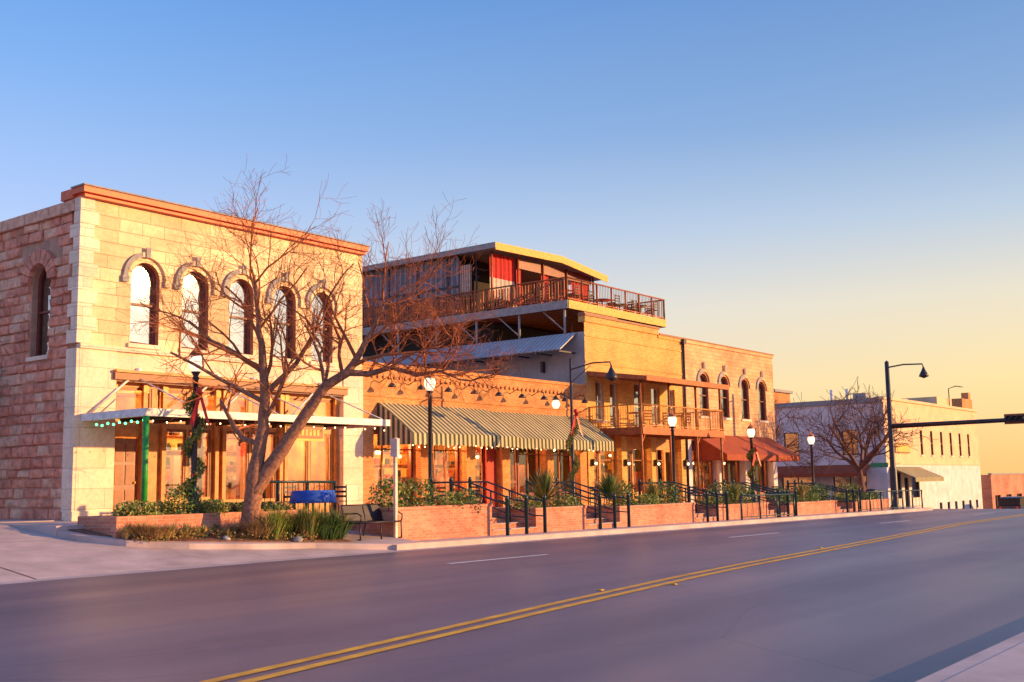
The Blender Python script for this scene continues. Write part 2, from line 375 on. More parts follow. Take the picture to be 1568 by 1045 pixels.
# ---------------------------------------------------------------- building 1
def shell(b,x0,x1,yb,z0,zt,zroof,m,left=True,yf=0,leftz=None):
    b.face([(x1,yf,z0),(x1,yb,z0),(x1,yb,zt),(x1,yf,zt)],m)
    if left: b.face([(x0,yf,z0),(x0,yb,z0),(x0,yb,leftz or zt),(x0,yf,leftz or zt)],m)
    b.face([(x0,yb,z0),(x1,yb,z0),(x1,yb,zt),(x0,yb,zt)],m)
    b.face([(x0,yf,zroof),(x1,yf,zroof),(x1,yb,zroof),(x0,yb,zroof)],'stucco')
def building1():
    P=empty('limestone_corner_building'); F=front(); b=MB(); W=10.67
    wx=[1.98,3.71,5.43,7.17,8.8]
    ops=[(x-.47,x+.47,5.72,8.1,1) for x in wx]
    wall(b,F,0,W,5.55,9.65,ops,'lime',.3,'reveal')
    wall(b,F,1.1,9.75,4.62,5.45,[],'limep')
    b.face([(1.1,0,4.62),(9.75,0,4.62),(9.75,.4,4.62),(1.1,.4,4.62)],'brown')
    b.box(-.03,1.1,-.04,.5,.2,5.45,'limep'); b.box(9.75,W,-.04,.5,.2,5.45,'limep')
    b.box(-.05,W+.02,-.10,.1,5.45,5.57,'limep')
    for i in range(11):
        z=5.6+i*.37
        b.box(-.13,.45 if i%2 else .30,-.02,.3 if i%2 else .5,z,z+.355,'limep')
    b.box(-.14,1.0,-.09,.4,.2,1.05,'limep'); b.box(-.12,-.031,-.03,.5,1.05,5.45,'limep')
    wins=[(1.6,2.6,5.4,8.05,1),(7,8,5.4,8.05,1),(12,13,5.4,8.05,1)]
    Fs=side(0); wall(b,Fs,0,16,.2,9.3,wins,'rough',.3,'rough')
    z=.2
    while z<9.25:
        hh=R.uniform(.25,.34); hh=min(hh,9.3-z)
        s=.51
        while s<16:
            ln=R.uniform(.35,.85); e=min(s+ln,16)
            clash=False
            for w in wins:
                if e>w[0]-.02 and s<w[1]+.02 and z+hh>w[2]-.02 and z<w[3]+.4:
                    clash=True
                    if s<w[0]-.12 and e>w[0]: e=w[0]-.03; clash=z>7.3
                    elif s<w[1] and e>w[1]+.15: s=w[1]+.03; clash=z>7.3
            if not clash and e-s>.08:
                g=.012; dpt=R.uniform(.05,.13); ins=R.uniform(.02,.05)
                j=lambda:R.uniform(-.02,.02)
                m=R.choice(['rk1','rk2','rk3','rk1'])
                A=[(s+g,z+g),(e-g,z+g),(e-g,z+hh-g),(s+g,z+hh-g)]
                B=[(s+ins+j(),z+ins+j()),(e-ins+j(),z+ins+j()),(e-ins+j(),z+hh-ins+j()),(s+ins+j(),z+hh-ins+j())]
                c=((s+e)/2+R.uniform(-.1,.1)*ln,z+hh/2+R.uniform(-.05,.05))
                i0=len(b.v); b.v+=[Fs(p[0],p[1],0) for p in A]+[Fs(p[0],p[1],-dpt*R.uniform(.4,.9)) for p in B]+[Fs(c[0],c[1],-dpt)]
                for k in range(4):
                    k2=(k+1)%4
                    b.f.append((i0+k,i0+k2,i0+4+k2,i0+4+k)); b.f.append((i0+4+k,i0+4+k2,i0+8))
                    b.m+= [b.mi(m)]*2; b.smooth+=[False]*2
            s=e
        z+=hh
    for s in (1.6,7,12): window(b,Fs,s,s+1,5.4,8.05,1,.28,'sash','uglass',1,2,back='dwood')
    for s in (2.1,7.5,12.5):
        for k in range(9):
            a0=math.pi*k/9+.02; a1=math.pi*(k+1)/9-.02
            q=[(s-rr*math.cos(a),7.55+rr*math.sin(a)) for rr,a in ((.52,a0),(.92,a0),(.92,a1),(.52,a1))]
            b.hexa([Fs(p[0],p[1],-.15) for p in q],[Fs(p[0],p[1],.0) for p in q],'rk1' if k%2 else 'rk2')
    for i in range(24): b.box(-.16,.25,.3+i*.65,.3+i*.65+.63,9.3,9.62,'rk3')
    shell(b,0,W,16,0,9.3,8.9,'lime',left=False)
    b.build('walls',P)
    b=MB()
    for i,x in enumerate(wx):
        window(b,F,x-.47,x+.47,5.72,8.1,1,.27,'sash','uglass',1,2,blind=[.02,.3,.1,.35,.02][i])
        sp=8.1-.47
        pts=[]
        for rr in (.62,.76):
            pts.append([(x-rr*math.cos(math.pi*k/14),sp+rr*math.sin(math.pi*k/14)) for k in range(15)])
        for k in range(14):
            q=[pts[0][k],pts[1][k],pts[1][k+1],pts[0][k+1]]
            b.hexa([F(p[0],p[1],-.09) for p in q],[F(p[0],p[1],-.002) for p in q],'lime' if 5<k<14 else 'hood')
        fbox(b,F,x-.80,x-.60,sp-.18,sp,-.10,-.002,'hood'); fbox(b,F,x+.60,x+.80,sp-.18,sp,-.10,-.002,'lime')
        fbox(b,F,x-.07,x+.07,sp+.6,sp+.9,-.13,-.092,'hood')
    b.build('upper_windows',P)
    b=MB()
    b.box(-.2,W+.05,-.28,.3,9.75,9.92,'cornice'); b.box(-.1,W+.03,-.16,.3,9.65,9.75,'cornice'); b.box(-.24,W+.08,-.33,.35,9.92,9.96,'hood')
    b.box(-.2,-.003,.3,.9,9.65,9.92,'cornice')
    b.build('cornice',P)
    b=MB(); Fd=front(.32)
    b.box(1.0,9.85,-.14,.3,4.66,4.86,'brown'); b.box(1.0,9.85,-.2,.3,4.86,4.93,'wood')
    tr=[(1.3,2.5,3.75,4.5,0),(2.7,3.7,3.75,4.5,0),(3.85,4.8,3.75,4.5,0),(5.0,6.0,3.75,4.5,0),(6.15,7.15,3.75,4.5,0),(7.5,8.5,3.75,4.5,0),(8.65,9.6,3.75,4.5,0)]
    wall(b,Fd,1.1,9.75,3.6,4.62,tr,'wood',.1)
    lo=[(1.25,2.1,.85,3.1,0),(2.9,3.7,1.35,3.35,0),(3.78,4.58,1.35,3.35,0),(5.06,6.05,1.25,3.35,0),(6.13,7.1,1.25,3.35,0),(7.5,8.5,1.25,3.35,0),(8.58,9.5,1.25,3.35,0)]
    wall(b,Fd,1.1,9.75,.6,3.6,lo,'wood',.12,'brown')
    for o in tr+lo[1:]:
        b.face([Fd(o[0],o[2],.08),Fd(o[1],o[2],.08),Fd(o[1],o[3],.08),Fd(o[0],o[3],.08)],'shop')
        fbox(b,Fd,o[0],o[0]+.07,o[2],o[3],.02,.075,'brown'); fbox(b,Fd,o[1]-.07,o[1],o[2],o[3],.02,.075,'brown'); fbox(b,Fd,o[0]+.07,o[1]-.07,o[3]-.08,o[3],.02,.074,'brown')
    for x in (1.14,2.15,2.8,4.68,4.95,7.2,7.4,9.6):
        fbox(b,Fd,x,x+.13,.6,4.6,-.12,-.003,'wood'); fbox(b,Fd,x-.02,x+.15,.6,1.0,-.15,-.121,'dwood'); fbox(b,Fd,x-.02,x+.15,4.35,4.55,-.15,-.121,'skin')
    fbox(b,Fd,1.3,2.06,.8,3.05,.05,.1,'dwood')
    for (za,zb) in ((.95,1.6),(1.75,2.3),(2.4,2.9)):
        for xa in (1.38,1.72): fbox(b,Fd,xa,xa+.26,za,zb,.03,.049,'brown')
    b.ball((2.0,.33,1.8),.04,'skin')
    for (xa,xb) in ((2.95,3.25),(4.2,4.55),(7.55,7.8)):
        for i in range(8):
            p=xa+(xb-xa)*i/8; b.tube([(p,.62,1.4),(p,.62,3.3)],.03,'redw' if xa<4 else 'blind',5)
    room(b,1.1,9.75,.5,4.5,.75,4.6)
    b.build('shop_front',P)
    for x in (3.5,6.2,8.6): plight('interior_lamp',(x,2.0,3.6),230,P)
    b=MB()
    b.box(.05,8.95,-3.0,-2.9,3.46,3.66,'steelw'); b.box(.05,.15,-2.9,-.05,3.46,3.66,'steelw'); b.box(8.85,8.95,-2.9,-.05,3.46,3.66,'steelw')
    b.box(.15,8.85,-2.9,-.05,3.56,3.60,'brown')
    for k in range(1,8): b.box(.15+k*1.08,.2+k*1.08,-2.9,-.05,3.46,3.559,'steel')
    for x in (1.8,4.5,5.9,8.7):
        b.tube([(x,0,4.75),(x,-2.9,3.66)],.022,'steelw',5); b.tube([(x,-.05,4.95),(x-1.5,-.12,3.7)],.035,'steelw',5); b.ball((x,-.05,4.95),.09,'steelw')
    b.tube([(.12,-2.95,.85),(.12,-2.95,3.46)],.08,'green',10); b.lathe((.12,-2.95,.75),[(.13,0),(.13,.12),(.08,.2)],'green',10)
    x=.3
    while x<8.8:
        b.ball((x,-2.98,3.38-.07*abs(math.sin(x*2.3))),.022,'bulb',6); x+=.42
    for k in range(9): b.ball((.15+.02*k,-2.8+k*.3,3.36-.04*(k%2)),.035,'bulbg',6)
    b.build('metal_canopy',P)
    b=MB(); b.box(5.0,6.5,-2.6,-2.55,2.95,3.42,'skin'); b.box(5.05,6.45,-2.625,-2.603,3.02,3.36,'brown'); b.tube([(5.2,-2.58,3.4),(5.2,-2.58,3.5)],.015,'steel',4); b.tube([(6.3,-2.58,3.4),(6.3,-2.58,3.5)],.015,'steel',4)
    for k in range(8): b.box(5.15+k*.15,5.24+k*.15,-2.632,-2.626,3.1,3.28,'skin')
    b.build('hanging_sign',P)
building1()
# ---------------------------------------------------------------- building 2
def storefront(b,x0,x1,zb,zt,d,bays,frame,yroom=4.5):
    Fd=front(d); ops=[]
    for (a,c,z0,z1,kind) in bays: ops.append((a,c,z0,z1,0))
    wall(b,Fd,x0,x1,zb,zt,ops,frame,.12)
    for (a,c,z0,z1,kind) in bays:
        b.face([Fd(a,z0,.08),Fd(c,z0,.08),Fd(c,z1,.08),Fd(a,z1,.08)],'shop')
        if kind=='d':
            fbox(b,Fd,a,c,z0,z0+.35,.04,.075,'dwood'); fbox(b,Fd,a,a+.1,z0,z1,.04,.077,'dwood'); fbox(b,Fd,c-.1,c,z0,z1,.04,.077,'dwood'); fbox(b,Fd,a+.1,c-.1,z0+1.0,z0+1.1,.04,.073,'dwood')
        else:
            n=max(1,round((c-a)/.75))
            for k in range(1,n): s=a+(c-a)*k/n; fbox(b,Fd,s-.03,s+.03,z0,z1,.03,.078,'brown')
            fbox(b,Fd,a,c,z1-.55,z1-.5,.03,.076,'brown')
    room(b,x0,x1,d+.15,yroom,zb,zt)
def building2():
    P=empty('brick_restaurant_building'); F=front(); b=MB(); a,c=10.68,24.5
    wall(b,F,a,c,3.9,5.78,[],'brickO')
    b.box(a,c,-.05,.3,5.78,5.90,'brickO'); b.box(a,c,-.035,-.002,5.45,5.53,'brickO'); b.box(a,c,-.035,-.002,4.7,4.78,'brickO')
    x=a+.15
    while x<c: b.box(x,x+.11,-.06,-.036,5.36,5.52,'brickO'); x+=.28
    for x in (a,13.6,16.2,18.4,21.4,23.9): b.box(x,x+.5,-.04,.4,-.1,3.9,'brickO')
    b.face([(a,0,3.9),(c,0,3.9),(c,.4,3.9),(a,.4,3.9)],'brown')
    storefront(b,a,c,.3,3.9,.35,[(11.3,13.5,1.3,3.4,'w'),(14.2,16.1,1.3,3.4,'w'),(16.8,17.7,.65,3.3,'d'),(19.0,19.9,.6,3.3,'d'),(20.0,21.3,1.2,3.3,'w'),(22.0,23.8,1.2,3.3,'w')],'dwood')
    fbox(b,front(.35),17.75,18.35,.5,3.6,-.1,-.004,'redw'); fbox(b,front(.35),21.45,21.95,.5,3.6,-.1,-.004,'redw')
    shell(b,a,c,15,-.5,5.78,5.2,'brickO')
    b.build('walls',P)
    for x,e in ((12.5,600),(15.2,600),(18.5,140),(22.5,200)): plight('interior_lamp',(x,1.8,3.0),e,P)
    for (nm,x0,x1,dz) in (('striped_awning_a',11.4,17.45,0),('striped_awning_b',17.5,24.2,-.06)):
        b=MB(); zt=4.5+dz; zf=3.36+dz; m=1.65; N=24
        prof=[(0,zt),(-.5,zt-.30),(-1.1,zt-.72),(-m,zf)]
        for k in range(3):
            (y0,z0),(y1,z1)=prof[k],prof[k+1]
            for i in range(N):
                xa=x0+(x1-x0)*i/N; xb=x0+(x1-x0)*(i+1)/N
                sg=lambda x:-.03*math.sin((x-x0)/(x1-x0)*math.pi*4)**2
                b.face([(xa,y0,z0+sg(xa)*(k>0)),(xb,y0,z0+sg(xb)*(k>0)),(xb,y1,z1+sg(xb)*(k<2)),(xa,y1,z1+sg(xa)*(k<2))],'awn',True)
        nx=int((x1-x0)/.24)
        for i in range(nx):
            xa=x0+(x1-x0)*i/nx; xb=x0+(x1-x0)*(i+1)/nx; xm=(xa+xb)/2
            b.face([(xa,-m,zf),(xb,-m,zf),(xb,-m-.01,zf-.36),(xm,-m-.012,zf-.43),(xa,-m-.01,zf-.36)],'awn')
        for x in (x0,x1):
            b.face([(x,0,zt),(x,-.5,zt-.30),(x,-1.1,zt-.72),(x,-m,zf),(x,-m,zf-.38),(x,0,zf-.38)],stripeside)
        b.build(nm,P)
    b=MB()
    for i in range(9):
        x=11.5+i*1.5
        b.tube([(x,0,5.2),(x,-.35,5.35),(x,-.6,5.3),(x,-.62,5.15)],.018,'steel',5); b.lathe((x,-.62,5.0),[(.16,0),(.12,.08),(.04,.16)],'steel',8)
    for i in range(40):
        b.ball((11.6+i*.31,-1.5,2.95-.06*math.sin(i*1.1)),.024,'bulb',6)
    b.build('gooseneck_and_string_lamps',P)
stripeside=stripes('striped_canvas_end',(.06,.06,.045),(.50,.43,.27),.24,1,.85)
building2()
# ---------------------------------------------------------------- furniture helpers
def chair(b,x,y,z,a,m='steel'):
    c,s=math.cos(a),math.sin(a); T=lambda u,v,w:(x+u*c-v*s,y+u*s+v*c,z+w)
    def bx(u0,u1,v0,v1,w0,w1): b.hexa([T(u0,v0,w0),T(u1,v0,w0),T(u1,v1,w0),T(u0,v1,w0)],[T(u0,v0,w1),T(u1,v0,w1),T(u1,v1,w1),T(u0,v1,w1)],m)
    bx(-.22,.22,-.22,.22,.43,.46)
    for u in (-.22,.19):
        bx(u,u+.03,-.22,-.19,0,.43); bx(u,u+.03,.19,.22,0,.9)
    for w in (.55,.68,.81): bx(-.19,.19,.2,.215,w,w+.06)
def table(b,x,y,z,m='wood',r=.45):
    b.lathe((x,y,z),[(.22,0),(.22,.03),(.03,.05),(.03,.7),(r,.71),(r,.75),(.01,.75)],m,14)
def railing(b,p0,p1,h,m,sp=.12,post=1.6,r=.02):
    p0=Vector(p0);p1=Vector(p1); L=(p1-p0).length; Z=Vector((0,0,1))
    b.tube([p0+Z*h,p1+Z*h],r*1.3,m,5); b.tube([p0+Z*.1,p1+Z*.1],r,m,4)
    n=max(1,round(L/post))
    for i in range(n+1): q=p0.lerp(p1,i/n); b.tube([q,q+Z*(h+.03)],r*1.6,m,5)
    n=int(L/sp)
    for i in range(1,n): q=p0.lerp(p1,i/n); b.tube([q+Z*.1,q+Z*h],r*.45,m,3)
# ---------------------------------------------------------------- building 3
def building3():
    P=empty('balcony_brick_building'); F=front(); b=MB(); a,c=24.52,33.4
    up3=[(25.3,26.0,4.35,6.1,0),(26.5,27.2,4.05,6.1,0),(28.6,29.5,4.05,6.2,0),(30.2,31.0,4.35,6.1,0),(31.7,32.5,4.35,6.1,0)]
    wall(b,F,a,c,3.7,8.75,up3,'brickY',.22)
    for i,o in enumerate(up3): window(b,F,*o[:4],0,.2,'sashw','uglass',1,2,.05,blind=.2+.12*i)
    b.box(a-.02,31.0,-.07,.3,8.75,9.02,'brickY'); b.box(a-.06,31.05,-.12,.3,9.02,9.12,'brown'); b.box(31.0,c,-.05,.3,8.6,8.75,'brickY'); b.box(31.05,c,-.09,.3,8.75,8.84,'brown')
    b.box(a-.02,27.3,-.03,.3,9.12,9.2,'brown')
    b.box(a,c,-.03,-.002,8.1,8.18,'brickY'); b.box(a,c,-.03,-.002,6.9,6.98,'brickY')
    for x in (a,27.3,30.0,32.9): b.box(x,x+.45,-.04,.4,-.6,3.7,'brickY')
    storefront(b,a,c,.1,3.7,.35,[(25.1,25.95,.5,3.0,'d'),(26.1,27.2,1.1,3.1,'w'),(27.9,28.8,.5,3.0,'d'),(28.9,29.9,1.1,3.1,'w'),(30.6,31.8,1.1,3.1,'w'),(31.95,32.8,.4,3.0,'d')],'wood')
    b.face([(a,0,3.7),(c,0,3.7),(c,.4,3.7),(a,.4,3.7)],'brown')
    shell(b,a,c,18,-1,8.6,8.3,'stucco',leftz=8.3)
    b.tube([(33.42,-.08,.3),(33.42,-.08,8.6)],.06,'steel',6); b.box(33.3,33.55,-.2,-.01,8.5,8.75,'steel')
    for y in (2.2,5.0): b.box(24.3,24.51,y,y+.12,6.6,7.1,'steel')
    for x in (24.75,27.5,30.2,33.1): b.box(x,x+.16,-.2,-.045,2.3,2.6,'steel'); b.ball((x+.08,-.25,2.4),.06,'bulb')
    b.build('walls',P)
    for x in (26,28.6,31.4): plight('interior_lamp',(x,1.8,2.9),160,P)
    b=MB()
    b.hexa([(24.5,.4,8.25),(23.2,.4,7.4),(23.2,15,7.4),(24.5,15,8.25)],[(24.5,.4,8.3),(23.17,.4,7.45),(23.17,15,7.45),(24.5,15,8.3)],'galv')
    for k in range(12): b.box(23.25,24.5,.5+k*1.3,.56+k*1.3,7.33,7.39,'steel')
    b.build('lean_to_roof',P)
    b=MB(); x0,x1,m=24.75,32.3,2.7; zf=3.9
    b.box(x0,x1,-m,-.02,zf-.06,zf,'wood'); b.box(x0,x1,-m-.05,-m-.001,zf-.3,zf+.02,'rustm'); b.box(x0-.05,x0-.001,-m,-.02,zf-.3,zf+.02,'rustm'); b.box(x1+.001,x1+.05,-m,-.02,zf-.3,zf+.02,'rustm')
    x=x0+.5
    while x<x1: b.box(x,x+.06,-m+.01,-.02,zf-.24,zf-.061,'brown'); x+=.6
    for x in (x0+.08,x0+2.55,x0+5.05,x1-.08):
        b.tube([(x,-m+.08,up(x)-.3),(x,-m+.08,6.05)],.055,'rustm',6)
        b.tube([(x,-m+.08,3.2),(x+.35,-m+.08,3.65)],.025,'rustm',4)
    railing(b,(x0,-m+.02,zf),(x1,-m+.02,zf),1.0,'wood',.13,1.25,.025); railing(b,(x0,-m,zf),(x0,-.05,zf),1.0,'wood',.13,1.3,.025); railing(b,(x1,-m,zf),(x1,-.05,zf),1.0,'wood',.13,1.3,.025)
    chair(b,25.6,-1.3,zf,.4,'wood'); chair(b,27.0,-1.6,zf,2.4,'wood'); table(b,26.3,-1.5,zf); chair(b,29.4,-1.4,zf,1,'wood'); table(b,30.2,-1.6,zf); chair(b,31.0,-1.4,zf,2.2,'wood')
    b.hexa([(x0-.1,-.01,6.45),(x1+.1,-.01,6.45),(x1+.1,-m-.35,6.02),(x0-.1,-m-.35,6.02)],[(x0-.1,-.01,6.52),(x1+.1,-.01,6.52),(x1+.1,-m-.35,6.09),(x0-.1,-m-.35,6.09)],'rustm')
    b.box(x0-.1,x1+.1,-m-.38,-m-.351,5.90,6.13,'rustm'); b.face([(x0-.11,-.01,6.52),(x0-.11,-m-.35,6.10),(x0-.11,-m-.35,5.92),(x0-.11,-.01,6.3)],'rustm')
    x=x0+.2
    while x<x1: b.hexa([(x,-.02,6.3),(x+.06,-.02,6.3),(x+.06,-m-.3,5.88),(x,-m-.3,5.88)],[(x,-.02,6.449),(x+.06,-.02,6.449),(x+.06,-m-.3,6.02),(x,-m-.3,6.02)],'brown'); x+=.62
    b.build('balcony',P)
    b=MB(); X0,X1=24.35,33.1
    b.box(X0,X1,.75,18,9.66,9.8,'wood'); b.box(X0-.06,X0-.001,.72,18,9.42,9.8,'hood'); b.box(X0,X1,.68,.749,9.42,9.8,'yel'); b.box(X1+.001,X1+.06,.72,18,9.42,9.8,'yel')
    x=X0+.3
    while x<X1: b.box(x,x+.08,.8,18,9.48,9.659,'brown'); x+=.7
    for y in (1.0,3.6,6.2,8.8,11.4,14):
        b.tube([(X0+.1,y,8.2),(X0+.1,y,9.45)],.06,'stucco',6); b.tube([(28.8,y,8.2),(28.8,y,9.45)],.06,'stucco',6)
        b.tube([(X0+.1,y,8.4),(X0+.1,y+1.2,9.4)],.03,'stucco',5)
    b.box(25.5,33,6,17,8.3,9.4,'ink')
    railing(b,(X0,.78,9.8),(X1,.78,9.8),1.05,'rustm',.14,1.25,.03); railing(b,(X0,.78,9.8),(X0,15,9.8),1.05,'rustm',.14,1.5,.03); railing(b,(X1,.78,9.8),(X1,15,9.8),1.05,'rustm',.14,1.5,.03)
    y=.9
    while y<15:
        b.box(X0-.02,X0+.02,y,y+.07,9.95,10.75,'rustm'); y+=.17
    for (x,y) in ((25.6,2),(27.4,2.4),(29.3,2.1),(31.2,2.3),(25.6,4.1),(28.5,4.2),(30.6,4.1),(32.3,1.7)):
        table(b,x,y,9.8,R.choice(['redw','rustm','blind'])); chair(b,x-.7,y,9.8,1.3,'steel'); chair(b,x+.7,y,9.8,-1.4,'redw'); chair(b,x,y+.7,9.8,0,'redw'); chair(b,x,y-.7,9.8,3.1,'steel')
    b.build('roof_deck',P)
    b=MB(); y0,y1=5.2,18; Z0,ZT=9.8,12.75
    Fs=side(24.5)
    wall(b,Fs,7.3,y1,Z0,ZT,[],'corr')
    for y in range(8,18,2): b.box(24.44,24.499,y,y+.1,Z0,ZT,'steel')
    b.box(24.45,24.498,7.3,y1,11.2,11.3,'steel')
    for y in (5.25,6.2,7.25): b.tube([(24.5,y,Z0),(24.5,y,ZT)],.05,'steel',5)
    b.box(24.48,24.55,6.55,7.25,Z0+.9,ZT-.5,'whc')
    y=6.55
    while y<7.25: b.box(24.46,24.479,y,y+.04,Z0+.9,ZT-.5,'rustm'); y+=.14
    for x in (24.5,26.6,28.7,30.8,33.3): b.tube([(x,5.25,Z0),(x,5.25,ZT)],.06,'rustm',6)
    def curtain(xa,xb,za,zb,m):
        n=int((xb-xa)/.09)
        for i in range(n):
            p=xa+(xb-xa)*i/n; q=xa+(xb-xa)*(i+1)/n; d0=5.45+.04*math.sin(i*1.7); d1=5.45+.04*math.sin((i+1)*1.7)
            b.face([(p,d0,za),(q,d1,za),(q,d1,zb),(p,d0,zb)],m,True)
    curtain(24.6,26.5,11.5,12.7,'redc'); curtain(24.6,26.5,10.5,11.5,'whc')
    curtain(26.7,27.1,10,12.7,'redc'); curtain(28.8,29.4,10.6,12.7,'redc'); curtain(31.5,33.2,11.0,12.5,'redc')
    b.box(26.7,33.2,5.3,5.36,12.2,12.7,'dwood')
    b.box(27.3,28.0,6.2,6.8,Z0,Z0+1.1,'wood'); b.box(29.6,31.4,6.0,6.6,Z0,Z0+1.1,'wood'); b.box(29.5,31.5,5.9,6.7,Z0+1.1,Z0+1.16,'brown')
    b.face([(24.6,10,Z0),(33.3,10,Z0),(33.3,10,ZT),(24.6,10,ZT)],'brown'); b.face([(33.3,7,Z0),(33.3,y1,Z0),(33.3,y1,ZT),(33.3,7,ZT)],'stucco'); b.face([(24.6,7.4,Z0),(28,7.4,Z0),(28,7.4,ZT),(24.6,7.4,ZT)],'ink')
    for (xa,xb,za,zb) in ((24.1,29.6,13.0,13.15),(29.6,33.9,13.15,12.7)):
        b.hexa([(xa,4.7,za-.16),(xb,4.7,zb-.16),(xb,y1,zb-.16),(xa,y1,za-.16)],[(xa,4.7,za),(xb,4.7,zb),(xb,y1,zb),(xa,y1,za)],'hood')
        b.hexa([(xa,4.66,za-.34),(xb,4.66,zb-.34),(xb,4.699,zb-.34),(xa,4.699,za-.34)],[(xa,4.66,za+.02),(xb,4.66,zb+.02),(xb,4.699,zb+.02),(xa,4.699,za+.02)],'yel')
    b.box(24.05,24.099,4.66,y1,12.75,13.02,'hood')
    b.build('rooftop_bar',P)
building3()
# ---------------------------------------------------------------- building 4
def building4():
    P=empty('tan_brick_building'); F=front(); b=MB(); a,c=33.42,44.2
    wx=[35.6,37.95,40.4,42.6]; ops=[(x-.5,x+.5,4.9,7.15,1) for x in wx]
    wall(b,F,a,c,3.6,8.6,ops,'brickS',.25,'reveal')
    b.box(a,c+.03,-.06,.3,8.6,8.78,'brickS'); b.box(a,c+.06,-.1,.3,8.78,8.84,'brown')
    for i,x in enumerate(wx):
        window(b,F,x-.5,x+.5,4.9,7.15,1,.22,'sash','uglass',1,2,blind=.5+.1*(i%2))
        for k in range(11):
            q=[(x-rr*math.cos(aa),6.65+rr*math.sin(aa)) for rr,aa in ((.58,math.pi*k/11),(.78,math.pi*k/11),(.78,math.pi*(k+1)/11),(.58,math.pi*(k+1)/11))]
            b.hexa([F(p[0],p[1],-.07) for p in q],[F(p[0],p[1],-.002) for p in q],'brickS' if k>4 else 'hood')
        fbox(b,F,x-.08,x+.08,7.4,7.75,-.12,-.071,'hood')
    for x in (a+.05,36.9,40.0,43.6): b.box(x,x+.5,-.04,.4,-.8,3.6,'white')
    storefront(b,a+.05,c,0,3.6,.35,[(34.2,36.7,.9,3.1,'w'),(37.6,38.6,.35,3.0,'d'),(38.7,39.8,.9,3.1,'w'),(40.7,43.4,.9,3.1,'w')],'brown')
    b.face([(a,0,3.6),(c,0,3.6),(c,.4,3.6),(a,.4,3.6)],'brown')
    shell(b,a,c,18,-1.5,8.6,8.1,'brickS')
    b.build('walls',P)
    for x in (35.5,39,42): plight('interior_lamp',(x,1.8,2.8),110,P)
    b=MB(); x0,x1,m,zt,zf=34.3,43.2,1.85,3.95,2.85
    b.face([(x0,-.02,zt),(x1,-.02,zt),(x1,-m,zf),(x0,-m,zf)],'awnb'); b.face([(x0,-m,zf),(x1,-m,zf),(x1,-m,zf-.3),(x0,-m,zf-.3)],'awnb')
    for x in (x0,x1): b.face([(x,-.02,zt),(x,-m,zf),(x,-m,zf-.3),(x,-.02,zf-.3)],'awnb')
    b.build('brown_awning',P)
building4()
# ---------------------------------------------------------------- far block
def building5():
    P=empty('white_corner_building'); b=MB(); F=front(); Fs=side(62.5); z0=-2.5
    sw=[(2,3.2,3.2,5.0,0),(6.5,7.7,3.2,5.0,0),(9.5,10.7,3.2,5.0,0),(15,16.2,3.2,5.0,0)]
    wall(b,Fs,0,24,2.6,7.0,sw,'white',.2); 
    for o in sw: window(b,Fs,*o[:4],0,.18,'steel','uglass',1,2,.06,back='ink')
    lw=[(1.5,4,.3,2.0,0),(5.5,8,.3,2.0,0),(10,12.5,.3,2.0,0)]
    wall(b,Fs,0,24,z0,2.6,lw,'white',.2)
    for o in lw: window(b,Fs,*o[:4],0,.18,'steel','uglass',2,1,.06,back='ink')
    b.box(62.35,62.499,0,24,6.9,7.25,'hood')
    fw=[(x-.3,x+.3,3.2,5.1,0) for x in (70.5,73,75.5,78,80.5,83)]
    wall(b,F,62.5,86,2.5,7.1,fw,'peach',.14)
    for o in fw: window(b,F,*o[:4],0,.12,'brown','uglass',1,2,back='blind')
    lo=[(63.2,65.4,.0,1.9,0),(66,67,-.8,1.5,0),(67.6,69.4,.0,1.9,0)]+[(x,x+.7,-1.2,-.5,0) for x in (74,76,78,80,82,84)]
    wall(b,F,62.5,86,z0-1,2.5,lo,'white',.2)
    for o in lo: window(b,F,*o[:4],0,.18,'steel','shop',1,1,.05,back='ink')
    b.box(62.3,86.1,-.12,.3,7.1,7.3,'peach'); b.box(62.4,86,-.07,-.003,2.45,2.6,'peach')
    b.box(64.2,67.4,-.1,-.003,3.3,4.0,'brown'); b.box(64.3,67.3,-.12,-.101,3.38,3.92,'skin')
    b.box(76,80,.3,4,7.3,8.0,'peach'); b.box(83,86,.3,3,7.3,8.2,'brickO'); b.box(85,85.6,.3,.9,8.2,8.8,'brickO')
    shell(b,62.5,86,24,-4,7.1,6.8,'white',left=False)
    b.box(64,67,9,12,6.8,8.3,'brickO'); b.box(63.8,67.2,8.8,12.2,8.3,8.5,'hood')
    for y in (3.0,4.2): b.tube([(63.6,y,6.8),(63.6,y,8.1)],.13,'steelw',8)
    b.tube([(79,.2,7.2),(79,.2,8.8),(79.3,-.3,9.0),(79.6,-.8,8.9)],.04,'steel',5)
    for x in (66,70.5,74.6): b.box(x,x+1.0,2.5,3.5,6.8,7.9,'stucco')
    b.build('walls',P)
    b=MB(); 
    b.face([(63,-.02,2.3),(69.5,-.02,2.3),(69.5,-1.8,1.5),(63,-1.8,1.5)],'awn'); b.face([(63,-1.8,1.5),(69.5,-1.8,1.5),(69.5,-1.8,1.2),(63,-1.8,1.2)],'awn')
    b.face([(62.45,1,2.5),(62.45,13,2.5),(61.0,13,1.9),(61.0,1,1.9)],'awnb'); b.face([(61.0,1,1.9),(61.0,13,1.9),(61.0,13,1.65),(61.0,1,1.65)],'awnb')
    b.build('awnings',P)
building5()
